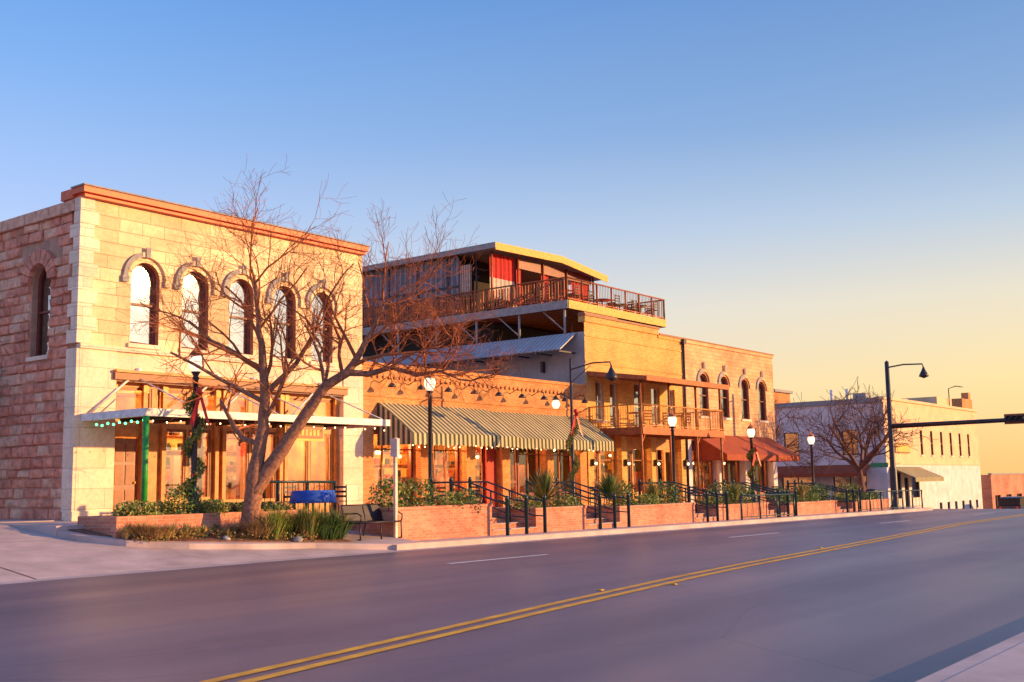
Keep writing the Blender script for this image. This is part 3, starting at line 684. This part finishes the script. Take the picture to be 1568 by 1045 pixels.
def simple_building(nm,x0,x1,y0,y1,z0,z1,m,n,roofm='hood'):
    P=empty(nm); b=MB(); F=front(y0)
    w=(x1-x0)/n; ops=[(x0+w*(i+.25),x0+w*(i+.75),z0+1.3,min(z1-.6,z0+3.2),0) for i in range(n)]
    wall(b,F,x0,x1,z0-1,z1,ops,m,.2)
    for o in ops: window(b,F,*o[:4],0,.18,'sash','uglass',2,1,back='ink')
    shell(b,x0,x1,y1,z0-1,z1,z1-.3,m,yf=y0); b.box(x0-.1,x1+.1,y0-.1,y0+.2,z1,z1+.15,roofm)
    b.build('walls',P); return P
simple_building('brick_warehouse',93,125,1,14,-3.5,1.6,'brickR',8)
simple_building('orange_hill_block',100,160,20,40,-4,5.0,'brickO',9)  # brick block standing in for the distant orange hill
simple_building('distant_brick_shop',135,170,0,14,-6,1.2,'brickO',6)
simple_building('distant_stone_shop',180,230,-2,14,-7,.5,'lime',6)
simple_building('distant_store',150,210,-50,-36,-5,2.0,'white',8)
# ---------------------------------------------------------------- planters, steps, rails
def leafclump(b,c,r,n,size,mats):
    for i in range(n):
        while True:
            p=Vector((R.uniform(-1,1),R.uniform(-1,1),R.uniform(-1,1)))
            if p.length<1 and p.length>.25: break
        q=Vector((c[0]+p.x*r[0],c[1]+p.y*r[1],c[2]+p.z*r[2]))
        a=Vector((R.gauss(0,1),R.gauss(0,1),R.gauss(0,1)+.4)).normalized(); w=a.orthogonal().normalized(); s=size*R.uniform(.6,1.3)
        rot=Matrix.Rotation(R.uniform(0,6.28),3,a); w=rot@w; v=a.cross(w)
        b.face([q-w*s*.5,q+v*s*.28,q+w*s*.6,q-v*s*.28],R.choice(mats))
def tuft(b,c,h,spread,n,mats,w=.02,curve=1.0):
    for i in range(n):
        a=R.uniform(0,6.283); t=R.uniform(.05,1)*spread; hh=h*R.uniform(.6,1.1)
        d=Vector((math.cos(a),math.sin(a),0)); sd=Vector((-d.y,d.x,0))*w
        base=Vector(c)+d*t*.2*R.random(); m=R.choice(mats)
        p1=base+d*t*.35+Vector((0,0,hh*.6)); p2=base+d*t*(1.0)+Vector((0,0,hh*(1.0-.45*curve*t/max(spread,.01)*R.random())))
        b.face([base-sd,base+sd,p1+sd*.8,p1-sd*.8],m); b.face([p1-sd*.8,p1+sd*.8,p2],m)
def yucca(b,c,r,n):
    for i in range(n):
        a=R.uniform(0,6.283); el=R.uniform(-.15,1.45); d=Vector((math.cos(a)*math.cos(el),math.sin(a)*math.cos(el),math.sin(el)))
        sd=Vector((-math.sin(a),math.cos(a),0))*.028; L=r*R.uniform(.8,1.1); o=Vector(c); m=R.choice(['leafD','leafA','leafB','dry'])
        b.face([o-sd*.6,o+sd*.6,o+d*L*.5+sd,o+d*L*.5-sd],m); b.face([o+d*L*.5-sd,o+d*L*.5+sd,o+d*L-Vector((0,0,.04))],m)
def planter(x0,x1,n0,n1,h,plants):
    P=empty('brick_planter'); b=MB(); za=zr(x0); t=.22
    zt=up((x0+x1)/2)+h
    for (a,c,d,e) in ((x0,x1,n1-t,n1),(x0,x1,n0,n0+t),(x0,x0+t,n0+t,n1-t),(x1-t,x1,n0+t,n1-t)):
        b.box(a,c,-e,-d,za-.4,zt-.08,'brickR')
        b.box(a-.03*(a==x0),c+.03*(c==x1),-e-.02,-d+.02,zt-.08,zt,'brickR')
    b.box(x0+t,x1-t,-n1+t,-n0-t,za-.3,zt-.12,'soil')
    b.build('brick_walls',P)
    b=MB()
    x=x0+.45; k=0
    while x<x1-.35:
        kind=plants[k%len(plants)]; k+=1; y=-(n0+n1)/2+R.uniform(-.3,.1)
        leafclump(b,(x,y-.3,zt+.0),(.55,.5,.14),220,.07,['leafB','leafA','dry','leafD'])
        if kind=='bush': leafclump(b,(x,y-.2,zt+.32),(R.uniform(.5,.7),.55,R.uniform(.4,.6)),800,.09,['leafA','leafB','leafA','leafD'])
        elif kind=='round': leafclump(b,(x,y-.45,zt+.02),(.46,.46,.46),900,.07,['leafD','leafA'])
        elif kind=='low': leafclump(b,(x,y-.4,zt+.1),(.65,.5,.3),600,.08,['leafB','leafA'])
        elif kind=='yucca': yucca(b,(x,y-.2,zt+.25),1.05,230)
        elif kind=='grass': tuft(b,(x,y-.3,zt),.9,.6,260,['leafB','dry','leafA'],.014)
        x+=R.uniform(.75,1.05)
    b.build('planting',P)
planter(5.0,9.05,5.0,7.0,.30,['bush','bush','low','round','round'])
planter(11.2,13.95,5.0,7.0,.18,['low','yucca','low'])
planter(16.0,21.3,5.0,7.0,.18,['yucca','bush','low','grass','bush','low'])
planter(23.2,27.7,5.0,7.0,.12,['low','bush','grass','bush'])
planter(29.7,35.3,5.0,7.0,.12,['bush','low','grass','low','bush'])
planter(37.3,42.5,5.0,7.0,.12,['low','bush','grass','low'])
def steps(x0,x1):
    P=empty('steps_with_handrails'); b=MB(); zb=zr(x0)+.15; zt=up((x0+x1)/2); k=4
    for i in range(k):
        n1=7.0-i*.5; b.box(x0+.005,x1-.005,-n1,-4.98,zb-.5,zb+(zt-zb)*(i+1)/k-(.004 if i==k-1 else 0),'brickR')
        b.box(x0+.006,x1-.006,-n1-.03,-n1+.3,zb+(zt-zb)*(i+1)/k-.002,zb+(zt-zb)*(i+1)/k+.02,'conc')
    for x in (x0+.15,(x0+x1)/2,x1-.15):
        pts=[(x,-7.45,zb),(x,-7.45,zb+.9),(x,-7.3,zb+.98),(x,-7.0,zb+1.0),(x,-5.2,zt+.98),(x,-4.6,zt+.98),(x,-4.5,zt+.9),(x,-4.5,zt)]
        b.tube(pts,.03,'teal',6); b.tube([(x,-7.4,zb+.5),(x,-7.0,zb+.52),(x,-5.2,zt+.5),(x,-4.5,zt+.5)],.022,'teal',5)
        b.tube([(x,-6.1,zb+.3),(x,-6.1,zb+1.3)],.03,'teal',6)
        for n in (7.45,4.5): b.lathe((x,-n,(zb if n>5 else zt)),[(.055,0),(.055,1.02),(.07,1.03),(.05,1.12),(.0,1.16)],'teal',8)
    b.build('steps',P)
for s in ((9.05,11.2),(13.95,16.0),(21.3,23.2),(27.7,29.7),(35.3,37.3)): steps(*s)
b=MB()
for (xa,xb,m) in ((24.0,29.0,'teal'),(36.5,46,'teal')):
    railing(b,(xa,-7.6,zr(xa)+.15),(xb,-7.6,zr(xb)+.15),.95,m,.5,1.5,.025)
b.build('street_railing')
b=MB(); railing(b,(3.0,-3.4,up(3)),(6.2,-3.4,up(6)),1.0,'teal',.2,1.2,.028); b.build('patio_railing')
# corner island
def prism(b,poly,zf,zb,m):
    b.hexa([(x,-n,zb) for x,n in poly],[(x,-n,zf(x,n)) for x,n in poly],m)
out=[(-2.6,3.4),(-2.5,4.3),(-1.9,5.3),(-.8,6.1),(.6,6.6),(2.2,7.0),(3.4,7.6),(4.2,7.95),(5.0,8.0),(5.0,4.9),(4,3.6)]
inn=[(-2.3,3.6),(-2.2,4.25),(-1.7,5.1),(-.7,5.85),(.7,6.35),(2.2,6.75),(3.2,7.25),(3.4,6.0),(3.9,5.0),(3.9,3.8)]
P=empty('corner_planting_island'); b=MB()
zk=lambda x,n:max(G(x,n),.0)+.13
prism(b,out,zk,-.6,'conc'); prism(b,inn,lambda x,n:zk(x,n)+.03,-.5,'soil')
b.build('kerb_and_soil',P)
b=MB()
for i in range(90):
    x=R.uniform(-1.9,3.1); n=R.uniform(4.9,5.3+1.6*(x+2)/5); z=zk(x,n)+.02
    if R.random()<.4: tuft(b,(x,-n,z),R.uniform(.2,.4),.3,70,['dry','dry','leafB'],.01)
    else: leafclump(b,(x,-n,z+.06),(.35,.35,.13),150,.05,['leafA','soil','dry','leafD','twig'])
for (x,n,h,mm) in ((1.7,6.2,.75,['leafB','leafA','leafB']),(2.3,6.4,.85,['leafB','leafA','dry']),(2.9,6.7,.7,['leafD','leafA']),(1.3,6.0,.5,['dry','dry']),(3.3,6.4,.8,['leafD','leafA','dry']),(2.8,6.1,.8,['leafB','leafA']),(-1.2,5.3,.4,['dry'])):
    for k in range(5): tuft(b,(x+R.uniform(-.3,.3),-n+R.uniform(-.25,.25),zk(x,n)+.02),h*R.uniform(.8,1.1),.8,150,mm,.009)
b.build('grasses',P)
for (x,n,s) in ((1.9,6.7,.13),(.3,6.0,.1),(-1.5,4.9,.12)):
    q=MB(); q.ball((x,-n,zk(x,n)+.05),s,'stucco',7,.6)
    q.v=[(a+R.uniform(-.03,.03),b_+R.uniform(-.03,.03),c+R.uniform(-.02,.02)) for a,b_,c in q.v]; q.build('boulder')
P=empty('low_brick_bed'); b=MB(); t=.2; zt=1.0
for (a,c,d,e) in ((-1.9,3.9,4.7,4.9),(-1.9,3.9,3.3,3.5),(-1.9,-1.7,3.5,4.7),(3.7,3.9,3.5,4.7)): b.box(a,c,-e,-d,.2,zt,'brickR')
b.box(-1.7,3.7,-4.7,-3.5,.2,zt-.06,'soil')
b.build('brick_walls',P); b=MB()
for i in range(34):
    x=R.uniform(-1.5,3.5); leafclump(b,(x,R.uniform(-4.75,-3.8),zt+.1),(.34,.3,.24 if x<1.4 else .14),280,.075,['leafA','leafB','leafB','dry'] if x<1.4 else ['leafA','dry','leafD'])
leafclump(b,(.2,-4.5,zt+.3),(.55,.35,.45),800,.08,['leafB','leafA','leafA'])
b.build('flowers',P)
# ---------------------------------------------------------------- bench
def bench():
    b=MB(); x0,x1=3.6,5.1; z=zk(4.4,7)+.0; yb,yf=-6.55,-7.1
    for x in (x0,(x0+x1)/2,x1):
        b.tube([(x,yb+.12,z),(x,yb,z+.45),(x,yb+.14,z+.88)],.022,'steel',5); b.tube([(x,yf-.02,z),(x,yf,z+.43),(x,yb,z+.42)],.022,'steel',5)
    for x in (x0,x1):
        b.tube([(x,yb+.06,z+.66),(x,yf+.1,z+.68),(x,yf-.04,z+.62),(x,yf-.04,z+.52),(x,yf,z+.43)],.02,'steel',6)
        b.tube([(x,yf-.02,z+.02),(x,yf+.15,z+.0),(x,yb,z+.02),(x,yb+.14,z+.02)],.02,'steel',5)
    n=44
    for i in range(n+1):
        x=x0+(x1-x0)*i/n
        b.hexa([(x-.014,yb+.005,z+.46),(x+.014,yb+.005,z+.46),(x+.014,yb+.02,z+.46),(x-.014,yb+.02,z+.46)],[(x-.014,yb+.135,z+.88),(x+.014,yb+.135,z+.88),(x+.014,yb+.15,z+.88),(x-.014,yb+.15,z+.88)],'steel')
        b.box(x-.014,x+.014,yf,yb,z+.435,z+.45,'steel')
    b.tube([(x0,yb+.14,z+.88),(x1,yb+.14,z+.88)],.022,'steel',5); b.tube([(x0,yf,z+.44),(x1,yf,z+.44)],.022,'steel',5); b.tube([(x0,yb+.01,z+.47),(x1,yb+.01,z+.47)],.018,'steel',5)
    b.build('park_bench')
bench()
b=MB(); zt=up(4.5)-.01
b.lathe((4.5,-4.35,zt),[(.22,0),(.22,.03),(.03,.05),(.03,.6)],'steel',10)
b.lathe((4.5,-4.35,zt),[(.66,.42),(.63,.55),(.60,.72),(.58,.76),(.01,.765)],'blue',18); b.build('patio_table')
for (x,y,a) in ((4.5,-3.6,0),(5.4,-4.3,-1.5)):
    b=MB(); chair(b,x,y,up(x),a,'steel'); b.build('patio_chair')
for x in (13.2,18.8,22.6,31,40):
    b=MB(); table(b,x,-2.2,up(x),'brown',.4); b.build('patio_table')
    b=MB(); chair(b,x+.7,-2.2,up(x),-1.5,'steel'); b.build('patio_chair')
    b=MB(); chair(b,x-.7,-2.2,up(x),1.5,'steel'); b.build('patio_chair')
b=MB(); b.box(4.95,5.03,-7.05,-6.97,.1,2.85,'limep'); b.box(4.94,5.04,-7.12,-6.88,2.35,2.83,'white'); b.build('street_sign_post')
b=MB(); b.lathe((44.9,-5.2,-.1),[(.28,0),(.3,.1),(.3,.85),(.34,.86),(.3,1.0),(.0,1.05)],'steel',14); b.build('trash_can')
# ---------------------------------------------------------------- street lamps
def bow(b,x,y,z,s=1.0):
    for sg in (-1,1):
        pts=[]
        for k in range(9):
            a=math.pi*2*k/8; pts.append((x-.05+sg*(.13-.13*math.cos(a))*.61*s*1.2, y-.14-sg*(.13-.13*math.cos(a))*.79*s*1.2, z+.11*s*math.sin(a)+.04))
        for k in range(8):
            p,q=pts[k],pts[k+1]; b.face([(p[0]-.05,p[1]-.04,p[2]),(q[0]-.05,q[1]-.04,q[2]),(q[0]+.05,q[1]+.04,q[2]),(p[0]+.05,p[1]+.04,p[2])],'redbow',True)
        b.face([(x-.08,y-.17,z),(x+.0,y-.2,z),(x+.16*sg+.03,y-.16*sg*.8-.2,z-.62*s),(x+.16*sg-.07,y-.16*sg*.8-.17,z-.55*s)],'redbow')
    b.ball((x-.06,y-.18,z+.03),.06*s,'redbow')
def lamp(x,n,zb,h,garl=True):
    P=empty('street_lamp'); b=MB(); y=-n
    b.lathe((x,y,zb),[(.2,0),(.2,.12),(.15,.2),(.13,.5),(.09,.6),(.075,.7),(.065,h-.75),(.1,h-.72),(.06,h-.66),(.09,h-.6),(.13,h-.55)],'steel',12); b.build('post',P)
    b=MB(); b.lathe((x,y,zb),[(.10,h-.55),(.16,h-.42),(.19,h-.30),(.17,h-.2),(.15,h-.15)],'globe',14); b.build('globe',P)
    b=MB(); b.lathe((x,y,zb),[(.17,h-.15),(.18,h-.13),(.12,h-.04),(.05,h+.03),(.02,h+.12),(.001,h+.16)],'rustm',12)
    b.build('cap',P)
    plight('bulb',(x,y-.0,zb+h+.3),6,P,(1,.7,.4),.1)
    if garl:
        b=MB()
        for i in range(80):
            t=i/79; a=t*17; c=(x+.15*math.cos(a),y+.15*math.sin(a),zb+.3+t*(h-1.4))
            leafclump(b,c,(.14,.14,.1),42,.065,['leafD','leafA','leafB','orn','leafA'])
        for i in range(20):
            t=R.random(); a=t*17; b.ball((x+.22*math.cos(a),y+.22*math.sin(a),zb+.4+t*(h-1.5)),.035,R.choice(['redbow','skin']),6)
        b.build('garland',P)
        b=MB(); bow(b,x,y-.05,zb+h-1.1,1.35); b.build('red_bow',P)
lamp(.5,4.45,.9,4.15)
lamp(9.5,4.2,up(10),4.4,False)
lamp(24.4,4.4,up(26),3.9,False)
lamp(31.8,4.4,up(34),3.7)
lamp(39.3,4.2,up(42),3.6,False)
def lantern_pole(x,n,zb,h):
    P=empty('lantern_street_lamp'); b=MB(); y=-n
    b.lathe((x,y,zb),[(.16,0),(.16,.15),(.1,.35),(.06,.5),(.05,h),(.0,h+.05)],'steel',10)
    b.tube([(x,y,zb+h-.4),(x,y-1.0,zb+h-.22),(x,y-1.75,zb+h-.25),(x,y-1.8,zb+h-.4)],.028,'steel',6)
    b.tube([(x,y,zb+h-.9),(x,y-.9,zb+h-.3)],.015,'steel',5)
    b.tube([(x,y,zb+h-1.5),(x-.2,y+.3,zb+h-1.3),(x-.3,y+.5,zb+h-1.35)],.02,'steel',5)
    b.lathe((x,y-1.8,zb+h-.95),[(.02,-.02),(.24,.08),(.22,.18),(.1,.38),(.04,.5),(.02,.6)],'steel',10)
    b.build('post_and_arm',P)
    b=MB(); b.lathe((x-.3,y+.5,zb+h-1.75),[(.07,-.1),(.15,0),(.16,.1),(.1,.22)],'globe',12); b.build('globe',P)
    b=MB(); b.lathe((x-.3,y+.5,zb+h-1.53),[(.16,0),(.05,.12),(.01,.2)],'steel',10); b.build('cap',P)
    b=MB()
    for i in range(70):
        t=i/69; a=t*13; leafclump(b,(x+.14*math.cos(a),y+.14*math.sin(a),zb+.5+t*2.9),(.15,.15,.1),42,.065,['leafD','leafA','orn','leafB'])
    bow(b,x,y-.05,zb+3.6,1.5); b.build('garland',P)
lantern_pole(17.6,4.0,up(18),5.6)
# ---------------------------------------------------------------- traffic signal
def signal():
    P=empty('traffic_signal'); b=MB(); x,y,z=43.7,-6.9,-.2
    b.lathe((x,y,z),[(.28,0),(.28,.15),(.2,.3),(.19,2.2),(.15,2.3),(.11,8.0),(.0,8.1)],'steel',12)
    b.tube([(x,y,z+4.5),(x,y-6,z+4.55),(x,y-13.5,z+4.55)],[.13,.11,.07],'steel',8)
    b.tube([(x,y,z+7.7),(x,y-.9,z+7.8),(x,y-1.9,z+7.75),(x,y-1.95,z+7.55)],.04,'steel',6)
    b.lathe((x,y-1.95,z+7.0),[(.02,-.02),(.26,.08),(.22,.2),(.1,.42),(.05,.56)],'steel',10)
    b.build('mast_and_arm',P)
    for k,yy in enumerate((y-6.4,y-10.6)):
        b=MB(); zc=z+4.6
        b.box(x-.16,x+.04,yy-.45,yy+.45,zc-.16,zc+.16,'steel')
        b.box(x+.045,x+.06,yy-.58,yy+.58,zc-.26,zc+.26,'brown')
        for j,yy2 in enumerate((-.3,0,.3)): b.tube([(x-.16,yy+yy2,zc),(x-.34,yy+yy2,zc+.02)],.12,'steel',10,False)
        b.build('signal_head',P)
    b=MB(); b.box(x-.04,x+.0,y+.25,y+1.2,z+2.3,z+2.55,'signg'); b.build('street_name_sign',P)
signal()
# ---------------------------------------------------------------- parked car (SUV)
def car(x,y,z,col='carp'):
    P=empty('parked_car'); b=MB()
    T=lambda u,v,w:(x+u,y+v,z+w)
    prof=[(-2.3,.35),(-2.32,.75),(-2.2,1.02),(-1.95,1.1),(1.1,1.08),(1.2,1.0),(2.1,.9),(2.3,.7),(2.32,.35)]
    L=[T(u,-.9,w) for u,w in prof]; Rr=[T(u,.9,w) for u,w in prof]
    b.hexa(L,Rr,col)
    gp=[(-2.1,1.08),(-1.85,1.62),(-1.5,1.72),(.2,1.72),(.55,1.6),(1.15,1.06)]
    b.hexa([T(u,-.82,w) for u,w in gp],[T(u,.82,w) for u,w in gp],'ink')
    b.hexa([T(u,-.72,w) for u,w in ((-1.9,1.65),(-1.5,1.76),(.2,1.76),(.55,1.64))],[T(u,.72,w) for u,w in ((-1.9,1.65),(-1.5,1.76),(.2,1.76),(.55,1.64))],col)
    for u in (-.7,.3): b.hexa([T(u-.04,-.84,1.05),T(u+.04,-.84,1.05),T(u+.04,.84,1.05),T(u-.04,.84,1.05)],[T(u-.04,-.8,1.7),T(u+.04,-.8,1.7),T(u+.04,.8,1.7),T(u-.04,.8,1.7)],col)
    for u in (-1.45,1.4):
        for v in (-.92,.72): b.tube([T(u,v,.35),T(u,v+.2,.35)],.35,'rubber',16); b.tube([T(u,v-.01,.35),T(u,v+.21,.35)],.2,'steelw',12)
    for v in (-.75,.55): b.box(x-2.36,x-2.31,y+v,y+v+.2,z+.7,z+.98,'redbow')
    b.box(x-2.38,x+2.38,y-.8,y+.8,z+.3,z+.45,'rubber')
    b.build('body',P)
car(84,-3.2,zr(84))
# ---------------------------------------------------------------- trees
Rt=Vector((.61,-.79,0)); Dp=Vector((.79,.61,0))
def grow(b,p,d,L,r,depth,rr,upb=.12,rmin=.006,kk=(3,4,4),tm='twig',bm='bark'):
    n=4 if depth>0 else 3; pts=[p.copy()]; q=p.copy(); dd=d.normalized(); rs=[r]; end=.45 if depth else .3
    for i in range(n):
        dd=(dd+Vector((rr.gauss(0,.2),rr.gauss(0,.2),rr.gauss(0,.16)+upb))).normalized()
        q=q+dd*L/n; pts.append(q.copy()); rs.append(max(rmin*.6,r*(1-(1-end)*(i+1)/n)))
    b.tube(pts,rs,bm if r>.06 else tm,6 if r>.05 else (4 if r>.02 else 3),False)
    if depth<=0: return
    k=rr.choice(kk)
    for j in range(k):
        t=.22+.78*(j+rr.random()*.6)/k; i=min(n-1,int(t*n)); s=pts[i].lerp(pts[i+1],t*n-i if t*n-i<1 else 1)
        dl=(pts[i+1]-pts[i]).normalized(); ax=dl.orthogonal().normalized(); ax=Matrix.Rotation(rr.uniform(0,6.283),3,dl)@ax
        nd=Matrix.Rotation(rr.uniform(.45,1.1),3,ax)@dl
        grow(b,s,nd,L*rr.uniform(.5,.72),rs[i]*rr.uniform(.45,.62)+.001,depth-1,rr,upb,rmin,kk,tm,bm)
def tree_main():
    rr=random.Random(21); base=Vector((1.25,-5.7,.45)); 
    T=lambda a,c,dd=0: base+Rt*a+Dp*dd+Vector((0,0,c))
    b=MB()
    def stem(pts,rs,kids,depth=3,upb=.06,n=8,kk=(4,5,4)):
        P=[T(*p) for p in pts]; Q=[];q=[]
        for i in range(len(P)-1):
            for k in range(3):
                t=k/3; Q.append(P[i].lerp(P[i+1],t)+Vector((rr.gauss(0,.015),rr.gauss(0,.015),0))); q.append((rs[i]*(1-t)+rs[i+1]*t)*rr.uniform(.94,1.07))
        Q.append(P[-1]); q.append(rs[-1]); b.tube(Q,q,'bark',n)
        for (t,a,c,dd,Lk) in kids:
            f=t*(len(Q)-1); i=min(len(Q)-2,int(f)); s=Q[i].lerp(Q[i+1],f-i)
            grow(b,s,Rt*a+Vector((0,0,c))+Dp*dd,Lk*.92,max(.03,q[i]*.5),depth,rr,upb,.006,kk)
    stem([(0,-.2),(.02,.3),(.05,.9),(.12,1.6),(.3,2.6),(.3,3.6),(.25,4.7),(.1,5.6),(.05,6.3)],[.34,.25,.21,.18,.14,.11,.085,.055,.03],
      [(.45,-.9,.5,.3,2.4),(.52,.7,.7,-.6,2.0),(.58,-1,.4,-.2,2.8),(.64,.6,.7,.5,2.2),(.68,-1,.6,-.5,2.6),(.74,-.6,.9,.5,2.3),(.8,.8,.8,0,2.2),(.84,-1,.6,.2,2.3),(.88,.4,1,-.4,2.1),(.94,-.5,1,.3,2.2),(.99,.4,1,0,2.1),(.99,-.2,1,-.2,2.1)])
    stem([(.04,.9),(.45,1.6),(.95,2.35),(1.4,3.0),(1.8,3.6),(2.35,3.95),(2.75,4.5),(3.1,5.2),(3.3,5.7)],[.20,.18,.16,.14,.12,.11,.085,.05,.03],
      [(.45,.5,1,.4,1.9),(.5,-.5,1,-.3,1.8),(.6,.1,1,.3,2.2),(.66,.8,.5,-.6,2.0),(.7,-.4,1,0,2.2),(.78,.9,.6,.2,2.3),(.85,-.6,.9,.4,1.9),(.9,.8,.7,-.3,2.1),(.98,.2,1,.2,1.9),(.99,.8,.6,0,2.0)])
    stem([(2.35,3.95),(2.9,3.9),(3.5,4.05),(4.1,3.85),(4.7,3.95),(5.2,3.7)],[.09,.075,.06,.05,.035,.02],
      [(.2,.5,1,.3,1.9),(.28,.9,.6,.3,1.9),(.35,.9,.4,-.5,1.9),(.42,.3,1,.3,1.8),(.5,.5,.8,.2,1.8),(.6,.9,.0,.4,1.6),(.68,.5,1,.3,1.6),(.75,.7,.6,-.3,1.6),(.9,1,.1,.2,1.4),(.98,1,-.2,0,1.2),(.45,.7,-.1,-.4,1.4),(.82,.6,.9,.2,1.4)],3,.03)
    stem([(.3,3.4),(.6,3.7),(1.1,4.2),(1.5,4.9),(1.7,5.5)],[.08,.07,.06,.045,.03],
      [(.4,-.4,1,.3,1.8),(.6,.7,.8,-.3,1.8),(.8,-.5,.9,.3,1.8),(.98,.3,1,0,1.7)])
    stem([(.28,4.0),(-.3,4.4),(-1.0,4.8),(-1.6,5.3)],[.08,.06,.05,.035],
      [(.3,-.6,1,.3,1.9),(.55,-1,.3,-.3,1.7),(.75,-.3,1,.1,1.7),(.98,-1,.6,0,1.5)],3,.06,8,(3,4,4))
    b.build('bare_tree')
tree_main()
def tree_small(x,y,z,h,seed,name='bare_tree',sc=1.0,leaves=0,kk=(4,5,5),tm='dtwig'):
    rr=random.Random(seed); b=MB(); base=Vector((x,y,z))
    t=[base,base+Vector((.05,0,h*.12)),base+Vector((-.05,.05,h*.25))]
    b.tube(t,[.26*sc,.2*sc,.17*sc],tm,8)
    for k in range(8):
        a=k*.9+rr.random()*.5; el=rr.uniform(.5,1.4)
        grow(b,t[2],Vector((math.cos(a),math.sin(a),el)),h*.38,.11*sc,3,rr,.06,.022 if sc>=1 else .009,kk,tm,tm)
    if leaves:
        for k in range(leaves):
            a=rr.uniform(0,6.28); q=rr.uniform(.5,2.4); leafclump(b,(x+q*math.cos(a),y+q*math.sin(a),z+h*rr.uniform(.4,.85)),(.25,.25,.25),24,.08,['leafA','leafB'])
    b.build(name)
tree_small(45.6,-4.4,-.1,8.4,5)
tree_small(48.3,3.0,-.2,8.6,9)
tree_small(-2.4,4.6,.83,7.6,13,leaves=22,sc=.9,kk=(3,4,4))
# ---------------------------------------------------------------- camera
cam=bpy.data.cameras.new('camera'); co=bpy.data.objects.new('camera',cam); S.collection.objects.link(co)
cam.lens=39.0; cam.sensor_width=36; cam.clip_end=8000; cam.clip_start=.1
h=rad(37.7); p=rad(7.3); th=rad(1.0)
f=Vector((math.cos(h)*math.cos(p),math.sin(h)*math.cos(p),math.sin(p))); r=Vector((math.sin(h),-math.cos(h),0)); u=r.cross(f)
r2=r*math.cos(th)-u*math.sin(th); u2=u*math.cos(th)+r*math.sin(th)
m=Matrix((r2,u2,-f)).transposed().to_4x4(); m.translation=Vector((-16.5,-27.6,1.6)); co.matrix_world=m; S.camera=co
# ---------------------------------------------------------------- light
az=h-rad(93); el=rad(11)
sd=Vector((math.cos(az)*math.cos(el),math.sin(az)*math.cos(el),math.sin(el)))
sl=bpy.data.lights.new('sun','SUN'); sl.energy=7; sl.angle=rad(.5); sl.color=(1,.58,.21)
so=bpy.data.objects.new('sun',sl); so.rotation_euler=sd.to_track_quat('Z','Y').to_euler(); S.collection.objects.link(so)
w=bpy.data.worlds.new('World'); S.world=w; w.use_nodes=True; nt=w.node_tree
bg=nt.nodes['Background']; sk=nt.nodes.new('ShaderNodeTexSky'); sk.sky_type='NISHITA'; sk.sun_disc=False
sk.sun_elevation=el; sk.sun_rotation=math.atan2(sd.x,sd.y); sk.air_density=1.0; sk.dust_density=1.5; sk.ozone_density=1.5
# haze tint of the sky by elevation and by angle from the sunset side (world directions)
tc=nt.nodes.new('ShaderNodeTexCoord'); sp=nt.nodes.new('ShaderNodeSeparateXYZ'); nt.links.new(tc.outputs['Generated'],sp.inputs[0])
r1=ramp(nt,sp.outputs[2],[(.0,(1.0,.60,.20)),(.08,(1.0,.74,.34)),(.15,(.84,.74,.56)),(.22,(.50,.60,.72)),(.30,(.24,.39,.66)),(.42,(.13,.27,.58)),(1,(.10,.24,.60))])
r0=ramp(nt,sp.outputs[2],[(.0,(.92,.58,.54)),(.08,(.85,.72,.74)),(.15,(.68,.74,.90)),(.24,(.42,.58,.95)),(.34,(.23,.45,.88)),(.42,(.14,.35,.82)),(1,(.11,.26,.64))])
gd=Vector((math.cos(h-rad(38)),math.sin(h-rad(38)),0))
dp=nt.nodes.new('ShaderNodeVectorMath'); dp.operation='DOT_PRODUCT'; nt.links.new(tc.outputs['Generated'],dp.inputs[0]); dp.inputs[1].default_value=gd
mr=nt.nodes.new('ShaderNodeMapRange'); mr.inputs[1].default_value=.45; mr.inputs[2].default_value=.97; nt.links.new(dp.outputs['Value'],mr.inputs[0])
haze=mix(nt,r0.outputs[0],r1.outputs[0],mr.outputs[0])
sc=nt.nodes.new('ShaderNodeVectorMath'); sc.operation='SCALE'; sc.inputs['Scale'].default_value=7.7; nt.links.new(haze,sc.inputs[0])
fin=mix(nt,sk.outputs[0],sc.outputs[0],.82)
nt.links.new(fin,bg.inputs[0]); bg.inputs[1].default_value=.15
S.view_settings.view_transform='Standard'; S.view_settings.look='None'; S.view_settings.exposure=0
